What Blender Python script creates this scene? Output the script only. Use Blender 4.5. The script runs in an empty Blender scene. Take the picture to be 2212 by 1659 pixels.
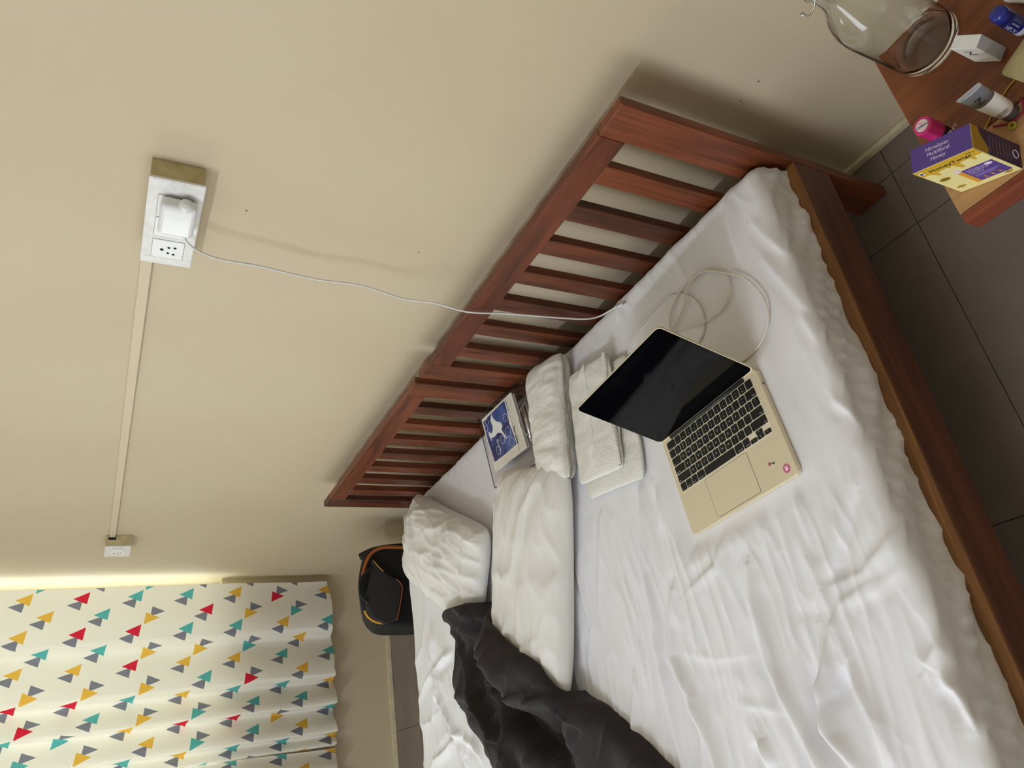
import bpy, bmesh, math, random
import numpy as np
from mathutils import Vector, Matrix
random.seed(7); np.random.seed(7)
S = bpy.context.scene
COL = S.collection

# ---------------------------------------------------------------- camera
cam_d = bpy.data.cameras.new('camera'); cam = bpy.data.objects.new('camera', cam_d); COL.objects.link(cam)
cam_d.sensor_fit = 'HORIZONTAL'; cam_d.sensor_width = 36.0; cam_d.lens = 36.0 * 1581.957 / 2212.0
cam_d.clip_start = 0.02
FWD = Vector((0.45994704, 0.75607264, -0.46562097)); RGT = Vector((0.87546032, -0.47375967, 0.09550399)); UPV = Vector((0.14838448, 0.45155946, 0.87981595))
CX, CY, CZ = -UPV, RGT, -FWD                        # the phone was held on its side
cam.matrix_world = Matrix(((CX.x, CY.x, CZ.x, -1.09431), (CX.y, CY.y, CZ.y, 0.0), (CX.z, CY.z, CZ.z, 1.43118), (0, 0, 0, 1)))
S.camera = cam

# ---------------------------------------------------------------- world, daylight, exposure
S.view_settings.view_transform = 'Standard'; S.view_settings.look = 'None'
S.view_settings.gamma = 1.0; S.view_settings.use_curve_mapping = False
S.view_settings.exposure = -0.14
wd = bpy.data.worlds.new('world'); S.world = wd; wd.use_nodes = True
bg = wd.node_tree.nodes['Background']; bg.inputs[0].default_value = (0.80, 0.90, 1.0, 1); bg.inputs[1].default_value = 1.5

def area(name, loc, rot, sx, sy, power, col):
    d = bpy.data.lights.new(name, 'AREA'); d.shape = 'RECTANGLE'; d.size = sx; d.size_y = sy; d.energy = power; d.color = col
    o = bpy.data.objects.new(name, d); COL.objects.link(o); o.location = loc; o.rotation_euler = rot
    return o
# daylight standing outside the curtained window
area('window_daylight', (-1.45, 4.66, 1.72), (math.radians(-90), 0, 0), 3.1, 1.7, 112, (1.0, 0.96, 0.86))
# added fill light behind an unseen doorway opposite the headboards
area('doorway_fill_light', (-3.75, 1.62, 1.10), (0, math.radians(-90), 0), 2.3, 1.5, 50, (0.87, 0.92, 1.0))

# ---------------------------------------------------------------- helpers: objects
def lin(c):
    return tuple(((v/255)/12.92 if v/255 <= 0.04045 else ((v/255+0.055)/1.055)**2.4) for v in c)
def props(o, label=None, cat=None, group=None, kind=None):
    if label: o['label'] = label
    if cat: o['category'] = cat
    if group: o['group'] = group
    if kind: o['kind'] = kind
    return o
def thing(name, label, cat, loc=(0, 0, 0), rot=None, group=None):
    o = bpy.data.objects.new(name, None); COL.objects.link(o); o.empty_display_size = 0.05
    m = Matrix.Translation(loc)
    if rot is not None: m = m @ rot
    o.matrix_world = m
    return props(o, label, cat, group)
def add(name, me, mat, parent=None, loc=None, rot=None, smooth=False):
    if isinstance(me, bmesh.types.BMesh):
        bm = me; me = bpy.data.meshes.new(name); bm.normal_update(); bm.to_mesh(me); bm.free()
    if mat is not None and not me.materials:
        for mm in (mat if isinstance(mat, (list, tuple)) else [mat]): me.materials.append(mm)
    if smooth:
        me.polygons.foreach_set('use_smooth', [True]*len(me.polygons)); me.update()
    o = bpy.data.objects.new(name, me); COL.objects.link(o)
    if parent is not None: o.parent = parent
    m = Matrix.Translation(loc) if loc is not None else Matrix()
    if rot is not None: m = m @ rot
    o.matrix_local = m
    return o
def struct(name, me, mat, loc=None, smooth=False):
    o = add(name, me, mat, None, loc, None, smooth); o['kind'] = 'structure'; return o
def B(*boxes, bevel=0.0, seg=2):
    bm = bmesh.new()
    for (x0, x1, y0, y1, z0, z1) in boxes:
        r = bmesh.ops.create_cube(bm, size=1.0)
        for v in r['verts']:
            v.co = Vector(((x0+x1)/2 + v.co.x*(x1-x0), (y0+y1)/2 + v.co.y*(y1-y0), (z0+z1)/2 + v.co.z*(z1-z0)))
    if bevel: bmesh.ops.bevel(bm, geom=list(bm.edges), offset=bevel, segments=seg, affect='EDGES', profile=0.6)
    return bm
def prism(pts, z0, z1, bevel=0.0, seg=2, only_top=False):
    bm = bmesh.new()
    lo = [bm.verts.new((x, y, z0)) for x, y in pts]; hi = [bm.verts.new((x, y, z1)) for x, y in pts]
    n = len(pts); bm.faces.new(list(reversed(lo))); top = bm.faces.new(hi)
    for i in range(n): bm.faces.new((lo[i], lo[(i+1) % n], hi[(i+1) % n], hi[i]))
    bmesh.ops.recalc_face_normals(bm, faces=bm.faces)
    if bevel:
        ed = [e for e in top.edges] if only_top else [e for f in bm.faces if len(f.verts) > 4 for e in f.edges]
        bmesh.ops.bevel(bm, geom=list(set(ed)), offset=bevel, segments=seg, affect='EDGES', profile=0.6)
    return bm
def rrect(w, h, r, n=5, cx=0, cy=0):
    p = []
    for (sx, sy, a0) in ((1, 1, 0), (-1, 1, 90), (-1, -1, 180), (1, -1, 270)):
        for i in range(n+1):
            a = math.radians(a0 + 90*i/n); p.append((cx + sx*(w/2-r) + r*math.cos(a), cy + sy*(h/2-r) + r*math.sin(a)))
    return p
def lathe(prof, n=40):
    bm = bmesh.new(); rings = []
    for (r, z) in prof:
        if r < 1e-6: rings.append([bm.verts.new((0, 0, z))])
        else: rings.append([bm.verts.new((r*math.cos(2*math.pi*i/n), r*math.sin(2*math.pi*i/n), z)) for i in range(n)])
    for a, b in zip(rings, rings[1:]):
        for i in range(n):
            j = (i+1) % n
            if len(a) == 1 and len(b) == 1: continue
            if len(a) == 1: bm.faces.new((a[0], b[j], b[i]))
            elif len(b) == 1: bm.faces.new((a[i], a[j], b[0]))
            else: bm.faces.new((a[i], a[j], b[j], b[i]))
    bmesh.ops.recalc_face_normals(bm, faces=bm.faces)
    return bm
def crom(pts, k=8):
    P = [Vector(p) for p in pts]; out = []
    P = [P[0]*2-P[1]] + P + [P[-1]*2-P[-2]]
    for i in range(1, len(P)-2):
        for j in range(k):
            t = j/k; a, b, c, d = P[i-1], P[i], P[i+1], P[i+2]
            out.append(0.5*((2*b) + (c-a)*t + (2*a-5*b+4*c-d)*t*t + (3*b-a-3*c+d)*t**3))
    out.append(P[-2]); return out
def tube(pts, r, n=8, flat=1.0):
    bm = bmesh.new(); rings = []; up = Vector((0.13, 0.21, 0.97)).normalized(); prev = None
    for i, p in enumerate(pts):
        p = Vector(p); t = (Vector(pts[min(i+1, len(pts)-1)]) - Vector(pts[max(i-1, 0)])).normalized()
        if prev is None:
            s = t.cross(up)
            if s.length < 1e-3: s = t.cross(Vector((1, 0, 0)))
        else: s = prev - t*prev.dot(t)
        s.normalize(); prev = s; q = s.cross(t)
        rr = r[i] if isinstance(r, (list, tuple)) else r
        rings.append([bm.verts.new(p + s*rr*math.cos(2*math.pi*k/n) + q*rr*flat*math.sin(2*math.pi*k/n)) for k in range(n)])
    for a, b in zip(rings, rings[1:]):
        for k in range(n): bm.faces.new((a[k], a[(k+1) % n], b[(k+1) % n], b[k]))
    bm.faces.new(list(reversed(rings[0]))); bm.faces.new(rings[-1])
    bmesh.ops.recalc_face_normals(bm, faces=bm.faces)
    return bm
def gridmesh(name, X, Y, Z, uv=None, wrap=False):
    n, m = X.shape; me = bpy.data.meshes.new(name)
    co = np.stack([X, Y, Z], -1).reshape(-1, 3)
    idx = np.arange(n*m).reshape(n, m)
    f = np.stack([idx[:-1, :-1], idx[1:, :-1], idx[1:, 1:], idx[:-1, 1:]], -1).reshape(-1, 4)
    me.vertices.add(len(co)); me.vertices.foreach_set('co', co.ravel())
    me.loops.add(f.size); me.loops.foreach_set('vertex_index', f.ravel().astype(np.int32))
    me.polygons.add(len(f)); me.polygons.foreach_set('loop_start', np.arange(0, f.size, 4, dtype=np.int32))
    me.polygons.foreach_set('use_smooth', np.ones(len(f), bool))
    me.update(calc_edges=True); me.validate()
    if uv is not None:
        l = me.uv_layers.new(name='UVMap'); U = np.stack(uv, -1).reshape(-1, 2)[f.ravel()]
        l.data.foreach_set('uv', U.ravel())
    return me
_txt = {}
def text_mesh(body, size, align='CENTER', extrude=0.0, bold=0.0, shear=0.0, spacing=1.0):
    key = (body, size, align, extrude, bold, shear, spacing)
    if key in _txt: return _txt[key]
    c = bpy.data.curves.new('lettering', 'FONT'); c.body = body; c.size = size; c.align_x = align; c.align_y = 'CENTER'
    c.resolution_u = 3; c.extrude = extrude; c.offset = bold; c.shear = shear; c.space_character = spacing
    o = bpy.data.objects.new('lettering', c); COL.objects.link(o)
    bpy.context.view_layer.update()
    me = bpy.data.meshes.new_from_object(o.evaluated_get(bpy.context.evaluated_depsgraph_get()))
    me.materials.clear()
    bpy.data.objects.remove(o); bpy.data.curves.remove(c); _txt[key] = me
    return me
def frame(o, r, u):
    """matrix with origin o, local x along r, local y along u"""
    r = Vector(r).normalized(); u = Vector(u); u = (u - r*u.dot(r)).normalized(); n = r.cross(u)
    return Matrix(((r.x, u.x, n.x, o[0]), (r.y, u.y, n.y, o[1]), (r.z, u.z, n.z, o[2]), (0, 0, 0, 1)))
def letter(name, body, size, mat, parent, M, **kw):
    me = text_mesh(body, size, **kw).copy()
    o = add(name, me, mat, parent); o.matrix_local = M; return o

# ---------------------------------------------------------------- helpers: noise
_perm = np.random.RandomState(3).permutation(256); _perm = np.concatenate([_perm, _perm])
_grad = np.stack([np.cos(np.arange(16)*np.pi/8), np.sin(np.arange(16)*np.pi/8)], -1)
def perlin(x, y, seed=0):
    xi = np.floor(x).astype(int); yi = np.floor(y).astype(int); xf = x-xi; yf = y-yi
    fu = lambda t: t*t*t*(t*(t*6-15)+10)
    def g(a, b, dx, dy):
        h = _perm[(_perm[(a+seed*17) & 255] + b + seed*31) & 255] % 16
        v = _grad[h]; return v[..., 0]*dx + v[..., 1]*dy
    u, v = fu(xf), fu(yf)
    a = g(xi, yi, xf, yf); b = g(xi+1, yi, xf-1, yf); c = g(xi, yi+1, xf, yf-1); d = g(xi+1, yi+1, xf-1, yf-1)
    return (a*(1-u)+b*u)*(1-v) + (c*(1-u)+d*u)*v
def fbm(x, y, seed=0, o=3):
    s = 0; a = 1
    for i in range(o): s = s + a*perlin(x*2**i, y*2**i, seed+i); a *= 0.5
    return s
def ridged(x, y, seed=0, o=2):
    s = 0; a = 1
    for i in range(o): s = s + a*(1-np.clip(np.abs(perlin(x*2**i, y*2**i, seed+i))*3.2, 0, 1))**2; a *= 0.5
    return s
def sstep(a, b, x):
    t = np.clip((x-a)/(b-a), 0, 1); return t*t*(3-2*t)
def fold_h(X, Y, pts, A, w):
    H = np.zeros_like(X); pts = np.array(pts, float); L = np.linalg.norm(np.diff(pts, axis=0), axis=1); T = L.sum(); acc = 0
    best = np.full(X.shape, 9.0); tt = np.zeros_like(X)
    for i in range(len(pts)-1):
        a = pts[i]; d = pts[i+1]-a; l2 = d@d
        t = np.clip(((X-a[0])*d[0] + (Y-a[1])*d[1])/l2, 0, 1)
        sd = ((X-a[0])*d[1] - (Y-a[1])*d[0])/math.sqrt(l2)
        r = np.hypot(X-a[0]-t*d[0], Y-a[1]-t*d[1])
        m = r < np.abs(best); best = np.where(m, r*np.sign(sd+1e-9), best); tt = np.where(m, (acc+t*L[i])/T, tt); acc += L[i]
    tap = np.clip(np.sin(np.pi*np.clip(tt*0.92+0.04, 0, 1)), 0, 1)**0.6
    q = best/w
    return A*tap*(np.exp(-np.where(q > 0, q*q*2.6, q*q*0.5)) - 0.45*np.exp(-((q-1.9)/1.2)**2))

# ---------------------------------------------------------------- helpers: materials
class V:
    """socket wrapper so node maths can be written as expressions"""
    nt = None
    def __init__(s, k): s.k = k
    @staticmethod
    def op(name, *a):
        n = V.nt.nodes.new('ShaderNodeMath'); n.operation = name
        for i, v in enumerate(a):
            if isinstance(v, V): V.nt.links.new(v.k, n.inputs[i])
            else: n.inputs[i].default_value = float(v)
        return V(n.outputs[0])
    def __add__(s, o): return V.op('ADD', s, o)
    def __radd__(s, o): return V.op('ADD', o, s)
    def __sub__(s, o): return V.op('SUBTRACT', s, o)
    def __rsub__(s, o): return V.op('SUBTRACT', o, s)
    def __mul__(s, o): return V.op('MULTIPLY', s, o)
    def __rmul__(s, o): return V.op('MULTIPLY', o, s)
    def __truediv__(s, o): return V.op('DIVIDE', s, o)
def new_mat(name):
    m = bpy.data.materials.new(name); m.use_nodes = True; nt = m.node_tree
    return m, nt, nt.nodes['Principled BSDF']
def rgba(c): return (*lin(c), 1)
def mat(name, col, rough=0.5, metal=0.0, spec=0.5, noise=None, bump=None, col2=None, sheen=0.0, clear=0.0, coords='Object', emit=None):
    m, nt, p = new_mat(name)
    p.inputs['Base Color'].default_value = rgba(col); p.inputs['Roughness'].default_value = rough
    p.inputs['Metallic'].default_value = metal; p.inputs['Specular IOR Level'].default_value = spec
    p.inputs['Sheen Weight'].default_value = sheen; p.inputs['Coat Weight'].default_value = clear
    tc = nt.nodes.new('ShaderNodeTexCoord')
    if noise:
        n = nt.nodes.new('ShaderNodeTexNoise'); n.inputs['Scale'].default_value = noise; n.inputs['Detail'].default_value = 5
        nt.links.new(tc.outputs[coords], n.inputs['Vector'])
        r = nt.nodes.new('ShaderNodeValToRGB'); r.color_ramp.elements[0].position = 0.35; r.color_ramp.elements[1].position = 0.68
        r.color_ramp.elements[0].color = rgba(col2 or col); r.color_ramp.elements[1].color = rgba(col)
        nt.links.new(n.outputs['Fac'], r.inputs['Fac']); nt.links.new(r.outputs['Color'], p.inputs['Base Color'])
    if bump:
        n = nt.nodes.new('ShaderNodeTexNoise'); n.inputs['Scale'].default_value = bump[0]; n.inputs['Detail'].default_value = bump[3] if len(bump) > 3 else 3
        nt.links.new(tc.outputs[coords], n.inputs['Vector'])
        b = nt.nodes.new('ShaderNodeBump'); b.inputs['Strength'].default_value = bump[1]; b.inputs['Distance'].default_value = bump[2]
        nt.links.new(n.outputs['Fac'], b.inputs['Height']); nt.links.new(b.outputs['Normal'], p.inputs['Normal'])
    if emit:
        p.inputs['Emission Color'].default_value = rgba(emit[0]); p.inputs['Emission Strength'].default_value = emit[1]
    return m
def wood(name, dark, light, axis='Z', rough=0.42, fine=1.0, spread=0.35):
    m, nt, p = new_mat(name); L = nt.links.new
    tc = nt.nodes.new('ShaderNodeTexCoord'); oi = nt.nodes.new('ShaderNodeObjectInfo')
    ad = nt.nodes.new('ShaderNodeVectorMath'); ad.operation = 'ADD'
    cm = nt.nodes.new('ShaderNodeCombineXYZ'); mu = nt.nodes.new('ShaderNodeMath'); mu.operation = 'MULTIPLY'; mu.inputs[1].default_value = 7.0
    L(oi.outputs['Random'], mu.inputs[0]); [L(mu.outputs[0], cm.inputs[i]) for i in range(3)]
    L(tc.outputs['Object'], ad.inputs[0]); L(cm.outputs[0], ad.inputs[1])
    def mapped(long, across):
        mp = nt.nodes.new('ShaderNodeMapping'); s = [across]*3; s['XYZ'.index(axis)] = long
        mp.inputs['Scale'].default_value = s; L(ad.outputs[0], mp.inputs['Vector']); return mp
    n1 = nt.nodes.new('ShaderNodeTexNoise'); n1.inputs['Scale'].default_value = 1.0; n1.inputs['Detail'].default_value = 4; n1.inputs['Distortion'].default_value = 1.2
    L(mapped(2.2, 22).outputs[0], n1.inputs['Vector'])
    n2 = nt.nodes.new('ShaderNodeTexNoise'); n2.inputs['Scale'].default_value = 1.0; n2.inputs['Detail'].default_value = 6; n2.inputs['Distortion'].default_value = 0.4
    L(mapped(9, 260*fine).outputs[0], n2.inputs['Vector'])
    mx = nt.nodes.new('ShaderNodeMath'); mx.operation = 'MULTIPLY_ADD'; mx.inputs[1].default_value = 0.45; L(n2.outputs['Fac'], mx.inputs[0]); L(n1.outputs['Fac'], mx.inputs[2])
    r = nt.nodes.new('ShaderNodeValToRGB'); r.color_ramp.elements[0].position = 0.48; r.color_ramp.elements[1].position = 0.92
    r.color_ramp.elements[0].color = rgba(dark); r.color_ramp.elements[1].color = rgba(light); L(mx.outputs[0], r.inputs['Fac'])
    hs = nt.nodes.new('ShaderNodeHueSaturation'); mr = nt.nodes.new('ShaderNodeMapRange')
    mr.inputs['To Min'].default_value = 1-spread; mr.inputs['To Max'].default_value = 1+spread; L(oi.outputs['Random'], mr.inputs['Value'])
    L(mr.outputs[0], hs.inputs['Value']); L(r.outputs['Color'], hs.inputs['Color']); L(hs.outputs['Color'], p.inputs['Base Color'])
    p.inputs['Roughness'].default_value = rough
    b = nt.nodes.new('ShaderNodeBump'); b.inputs['Strength'].default_value = 0.15; b.inputs['Distance'].default_value = 0.001
    L(n2.outputs['Fac'], b.inputs['Height']); L(b.outputs['Normal'], p.inputs['Normal'])
    return m
def clear_mat(name, tint, gloss=0.12, rough=0.03):
    m = bpy.data.materials.new(name); m.use_nodes = True; nt = m.node_tree; nt.nodes.clear()
    out = nt.nodes.new('ShaderNodeOutputMaterial'); tr = nt.nodes.new('ShaderNodeBsdfTransparent'); gl = nt.nodes.new('ShaderNodeBsdfGlossy')
    tr.inputs['Color'].default_value = rgba(tint); gl.inputs['Roughness'].default_value = rough
    lw = nt.nodes.new('ShaderNodeLayerWeight'); lw.inputs[0].default_value = 0.5
    fr = nt.nodes.new('ShaderNodeMapRange'); fr.inputs['From Min'].default_value = 0.0; fr.inputs['To Min'].default_value = 0.04; fr.inputs['To Max'].default_value = gloss*4
    pw = nt.nodes.new('ShaderNodeMath'); pw.operation = 'POWER'; pw.inputs[1].default_value = 3.0; nt.links.new(lw.outputs['Facing'], pw.inputs[0]); nt.links.new(pw.outputs[0], fr.inputs['Value'])
    mx = nt.nodes.new('ShaderNodeMixShader'); nt.links.new(fr.outputs[0], mx.inputs[0]); nt.links.new(tr.outputs[0], mx.inputs[1]); nt.links.new(gl.outputs[0], mx.inputs[2])
    nt.links.new(mx.outputs[0], out.inputs['Surface']); return m

M_wall = mat('cream_wall_paint', (205, 190, 161), 0.62, spec=0.3, noise=2.2, col2=(201, 185, 157), bump=(260, 0.10, 0.0015, 4))
M_wallw = mat('cream_window_wall_paint', (205, 190, 161), 0.62, spec=0.3, noise=2.2, col2=(201, 185, 157), bump=(260, 0.10, 0.0015, 4))
M_wallfill = mat('fill_lightened_wall_paint', (236, 228, 208), 0.7, spec=0.3, noise=2.2, col2=(232, 223, 202))  # unseen walls, colour lightened to bounce more fill into the room
M_plaster = mat('pale_plaster_edge', (222, 212, 176), 0.8, noise=30, col2=(200, 190, 158), bump=(60, 0.4, 0.004))
M_ceil = mat('ceiling_paint', (235, 232, 222), 0.85)
M_tile = mat('grey_brown_floor_tile', (134, 122, 116), 0.38, spec=0.45, noise=6, col2=(122, 111, 106))
M_grout = mat('dark_tile_joint', (74, 64, 58), 0.9)
M_woodz = wood('reddish_teak_upright', (56, 25, 12), (118, 60, 32), 'Z', spread=0.42)
M_woody = wood('reddish_teak_along', (60, 26, 12), (120, 60, 32), 'Y', spread=0.06)
M_woodx = wood('reddish_teak_rail', (70, 36, 22), (118, 68, 42), 'X', spread=0.05)
M_oak = wood('raw_tan_wood', (100, 62, 28), (152, 104, 56), 'X', rough=0.6, spread=0.03)
M_tabd = wood('table_brown_board', (96, 46, 20), (134, 74, 36), 'Y', rough=0.40, spread=0.02)
M_tabl = wood('table_tan_board', (150, 108, 66), (190, 148, 100), 'Y', rough=0.55, spread=0.02)
M_tabr = wood('table_red_edge_board', (104, 44, 28), (138, 68, 42), 'Y', rough=0.35, spread=0.02)
M_tableg = wood('table_leg_wood', (96, 68, 46), (140, 104, 74), 'Z', rough=0.6, spread=0.05)
M_sheet = mat('white_cotton_sheet', (232, 231, 235), 0.75, spec=0.25, sheen=0.15, bump=(900, 0.05, 0.0004, 2))
M_pillow = mat('white_sateen_pillowcase', (230, 228, 224), 0.55, spec=0.35, sheen=0.2, bump=(700, 0.05, 0.0004, 2))
M_blank = mat('charcoal_brown_fabric', (54, 49, 49), 0.85, spec=0.15, sheen=0.08, noise=14, col2=(46, 42, 43), bump=(800, 0.08, 0.0005, 2))
M_towel = mat('white_terry_cotton', (244, 242, 235), 0.95, spec=0.1, noise=420, col2=(214, 211, 203), bump=(420, 0.55, 0.0025, 3))
M_towelb = mat('white_towel_border_weave', (240, 238, 231), 0.9, spec=0.1)
M_wplast = mat('white_plastic', (236, 236, 234), 0.35)
M_wgloss = mat('glossy_white_plastic', (226, 226, 227), 0.2, clear=0.3)
M_worn = mat('worn_white_switch_plate', (232, 231, 228), 0.4, noise=55, col2=(222, 220, 214))
M_boxside = mat('paint_smeared_box_side', (206, 192, 148), 0.7, noise=28, col2=(182, 168, 122), bump=(40, 0.3, 0.002))
M_hole = mat('dark_socket_hole', (14, 14, 15), 0.8)
M_line = mat('grey_module_seam', (150, 148, 144), 0.8)
M_black = mat('black_plastic', (16, 16, 18), 0.45)
M_cable = mat('white_cable_rubber', (214, 213, 212), 0.55)
M_cable2 = mat('pale_braided_cable', (226, 221, 210), 0.75, bump=(1500, 0.3, 0.0004))
M_metal = mat('bright_steel', (200, 200, 200), 0.22, metal=1.0)
M_gold = mat('starlight_aluminium', (224, 211, 182), 0.42, metal=0.25, spec=0.4)
M_goldw = mat('keyboard_well_aluminium', (232, 222, 198), 0.45, metal=0.2)
M_key = mat('black_key_cap', (20, 20, 21), 0.55, spec=0.35)
M_leg = mat('white_key_legend', (205, 205, 205), 0.6)
M_screen = mat('black_glass_screen', (5, 5, 8), 0.05, spec=0.22)
M_bezel = mat('black_screen_bezel', (2, 2, 2), 0.06, spec=0.2)

# ================================================================ the room
X0, X1, Y0, Y1, ZC = -3.3, 0.0, -1.3, 4.056, 2.85
T = 0.2
WH = struct('wall_head', B((X1, X1+T, Y0-T, Y1+T+0.35, -0.1, ZC+0.1)), M_wall)
WZ0, WZ1, WX0 = 0.886, 2.35, -2.9                        # window opening: reaches right into the corner
for (sy_, sz_) in [(0.579, 0.407), (1.693, 0.725), (1.226, 1.243), (0.628, 0.408), (1.253, 0.852)]:
    add('wall_speck', prism([(sy_+0.0022*math.cos(i*1.05), sz_+0.0016*math.sin(i*1.05)) for i in range(6)], 0, 0.0006), mat('brown_speck', (92, 74, 50), 0.9) if 'brown_speck' not in bpy.data.materials else bpy.data.materials['brown_speck'], WH).matrix_local = Matrix(((0, 0, -1, 0), (1, 0, 0, 0), (0, 1, 0, 0), (0, 0, 0, 1)))
struct('wall_window', B((X0-T, 0, Y1, Y1+T, -0.1, WZ0), (X0-T, 0, Y1, Y1+T, WZ1, ZC+0.1), (X0-T, WX0, Y1, Y1+T, WZ0, WZ1)), M_wallw)
FY0, FY1, FZ0, FZ1 = 1.05, 2.15, 0.0, 2.10              # doorway added in the unseen foot wall to let fill light in
struct('wall_foot', B((X0-T, X0, Y0-T, FY0, -0.1, ZC+0.1), (X0-T, X0, FY1, Y1, -0.1, ZC+0.1), (X0-T, X0, FY0, FY1, -0.1, -0.004), (X0-T, X0, FY0, FY1, FZ1, ZC+0.1)), M_wallfill)
struct('wall_near', B((X0, X1, Y0-T, Y0, -0.1, ZC+0.1)), M_wallfill)
struct('ceiling', B((X0, X1, Y0, Y1, ZC, ZC+0.1)), M_ceil)
fl = struct('floor', B((X0, X1, Y0, Y1, -0.08, -0.004)), M_grout)
xj = [0.0, -0.078, -0.218]; 
while xj[-1] > X0: xj.append(xj[-1]-0.6165)
xj[-1] = X0
yj = [0.617-0.6165*4+0.0]
while yj[-1] < Y1: yj.append(yj[-1]+0.6165)
yj = [Y0] + [v for v in yj if Y0+0.02 < v < Y1-0.02] + [Y1]
g = 0.0010
for a, b in zip(xj, xj[1:]):
    for c, d in zip(yj, yj[1:]):
        add('tile', B((b+g, a-g, c+g, d-g, -0.02, random.uniform(-0.0004, 0.0))), M_tile, fl)
struct('baseboard_head', B((-0.012, 0, Y0, Y1, 0, 0.022), bevel=0.004), M_plaster)
struct('baseboard_window', B((X0, -0.012, Y1-0.014, Y1, 0, 0.026), bevel=0.004), M_plaster)
# window frame, panes and sill
M_frame = mat('white_window_frame', (228, 226, 220), 0.5)
M_pane = clear_mat('window_glass', (240, 245, 242))
win = struct('window_1', B((WX0, 0, Y1+0.13, Y1+0.18, WZ0, WZ0+0.05), (WX0, 0, Y1+0.13, Y1+0.18, WZ1-0.05, WZ1), (WX0, WX0+0.05, Y1+0.13, Y1+0.18, WZ0, WZ1), (-0.05, 0, Y1+0.13, Y1+0.18, WZ0, WZ1)), M_frame)
for i in (1, 2): add('mullion', B((WX0*i/3-0.025, WX0*i/3+0.025, Y1+0.13, Y1+0.18, WZ0+0.05, WZ1-0.05)), M_frame, win)
for z in (1.3, 1.75): add('glazing_bar', B((WX0+0.05, -0.05, Y1+0.15, Y1+0.17, z-0.008, z+0.008)), M_frame, win)
for i in range(3): add('pane', B((WX0*(i+1)/3+0.025, WX0*i/3-0.025, Y1+0.153, Y1+0.157, WZ0+0.05, WZ1-0.05)), M_pane, win)

struct('added_door_1', B((X0-0.12, X0-0.04, FY0, FY0+0.06, 0, FZ1), (X0-0.12, X0-0.04, FY1-0.06, FY1, 0, FZ1), (X0-0.12, X0-0.04, FY0+0.06, FY1-0.06, FZ1-0.06, FZ1)), M_frame)  # frame of the added doorway, out of view, for the fill light

# tube light on the wall opposite the headboards: the room's lamp
M_tube = mat('lit_tube', (255, 255, 255), 0.4, emit=((235, 242, 255), 6))
tl = thing('tube_light', 'long white tube light fixed high on the wall opposite the beds', 'lamp', (X0, 1.15, 2.68))
add('batten', B((0, 0.035, -0.62, 0.62, -0.03, 0.03), bevel=0.006), M_wplast, tl)
for s in (-1, 1): add('end_cap', B((0.035, 0.07, s*0.60-0.02, s*0.60+0.02, -0.018, 0.018), bevel=0.005), M_wplast, tl)
add('lit_tube', tube([(0.055, -0.58, 0), (0.055, 0.58, 0)], 0.013, 12), M_tube, tl, smooth=True)
lamp = area('tube_light_lamp', (X0+0.10, 1.15, 2.68), (0, 0, 0), 0.05, 1.16, 37, (0.81, 0.87, 1.0))
_n = Vector((1.0, 0, -0.35)).normalized(); _z = -_n; _y = Vector((0, 1, 0)); _x = _y.cross(_z)
lamp.matrix_world = Matrix(((_x.x, _y.x, _z.x, X0+0.10), (_x.y, _y.y, _z.y, 1.15), (_x.z, _y.z, _z.z, 2.68), (0, 0, 0, 1)))

# ================================================================ beds
HF, HB_ = -0.1125, -0.0900
def make_bed(y0, label, near):
    b = thing('single_bed', label, 'bed', (0, y0, 0), group='pair of wooden single beds pushed together')
    ZT, ZR, W = 0.717, 0.657, 0.992
    for (c, d) in ((0, 0.076), (W-0.076, W)):
        add('headboard_post', B((HF, HB_, c, d, 0, ZT), bevel=0.002, seg=1), M_woodz, b)
    add('top_rail', B((HF+0.0006, HB_, 0.076, W-0.076, ZR, ZT-0.0006), bevel=0.0015, seg=1), M_woody, b)
    add('lower_rail', B((HF+0.002, HB_, 0.076, W-0.076, 0.20, 0.28), bevel=0.002, seg=1), M_woody, b)
    sl = None
    for k in range(7):
        yy = 0.138 + 0.1131*k
        if sl is None:
            bm = B((HF+0.001, HB_+0.001, -0.0235, 0.0235, 0.28, ZR), bevel=0.0015, seg=1); o = add('slat', bm, M_woodz, b, (0, yy+0.0235, 0)); sl = o.data
        else: add('slat', sl, M_woodz, b, (0, yy+0.0235, 0))
    for (c, d) in ((0, 0.026), (W-0.026, W)):
        r = add('side_rail', B((-2.02, HF, c, d, 0.19, 0.290), bevel=0.002, seg=1), M_woodx, b)
        add('rail_cap', B((-2.02, HF-0.0005, c, d, 0.290, 0.2965), bevel=0.0015, seg=1), M_oak, r)
    for (c, d) in ((0, 0.076), (W-0.076, W)): add('foot_post', B((-2.06, -2.02, c, d, 0, 0.40), bevel=0.003), M_woodz, b)
    add('foot_rail', B((-2.055, -2.025, 0.076, W-0.076, 0.19, 0.36), bevel=0.003), M_woody, b)
    for k in range(6): add('bed_slat', B((-0.45-0.28*k, -0.35-0.28*k, 0.026, W-0.026, 0.19, 0.205)), M_oak, b)
    return b
make_bed(0.644, 'reddish wooden single bed with slatted headboard, the one nearer the small side table', True)
make_bed(1.667, 'reddish wooden single bed with slatted headboard, the one nearer the patterned curtain', False)

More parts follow.
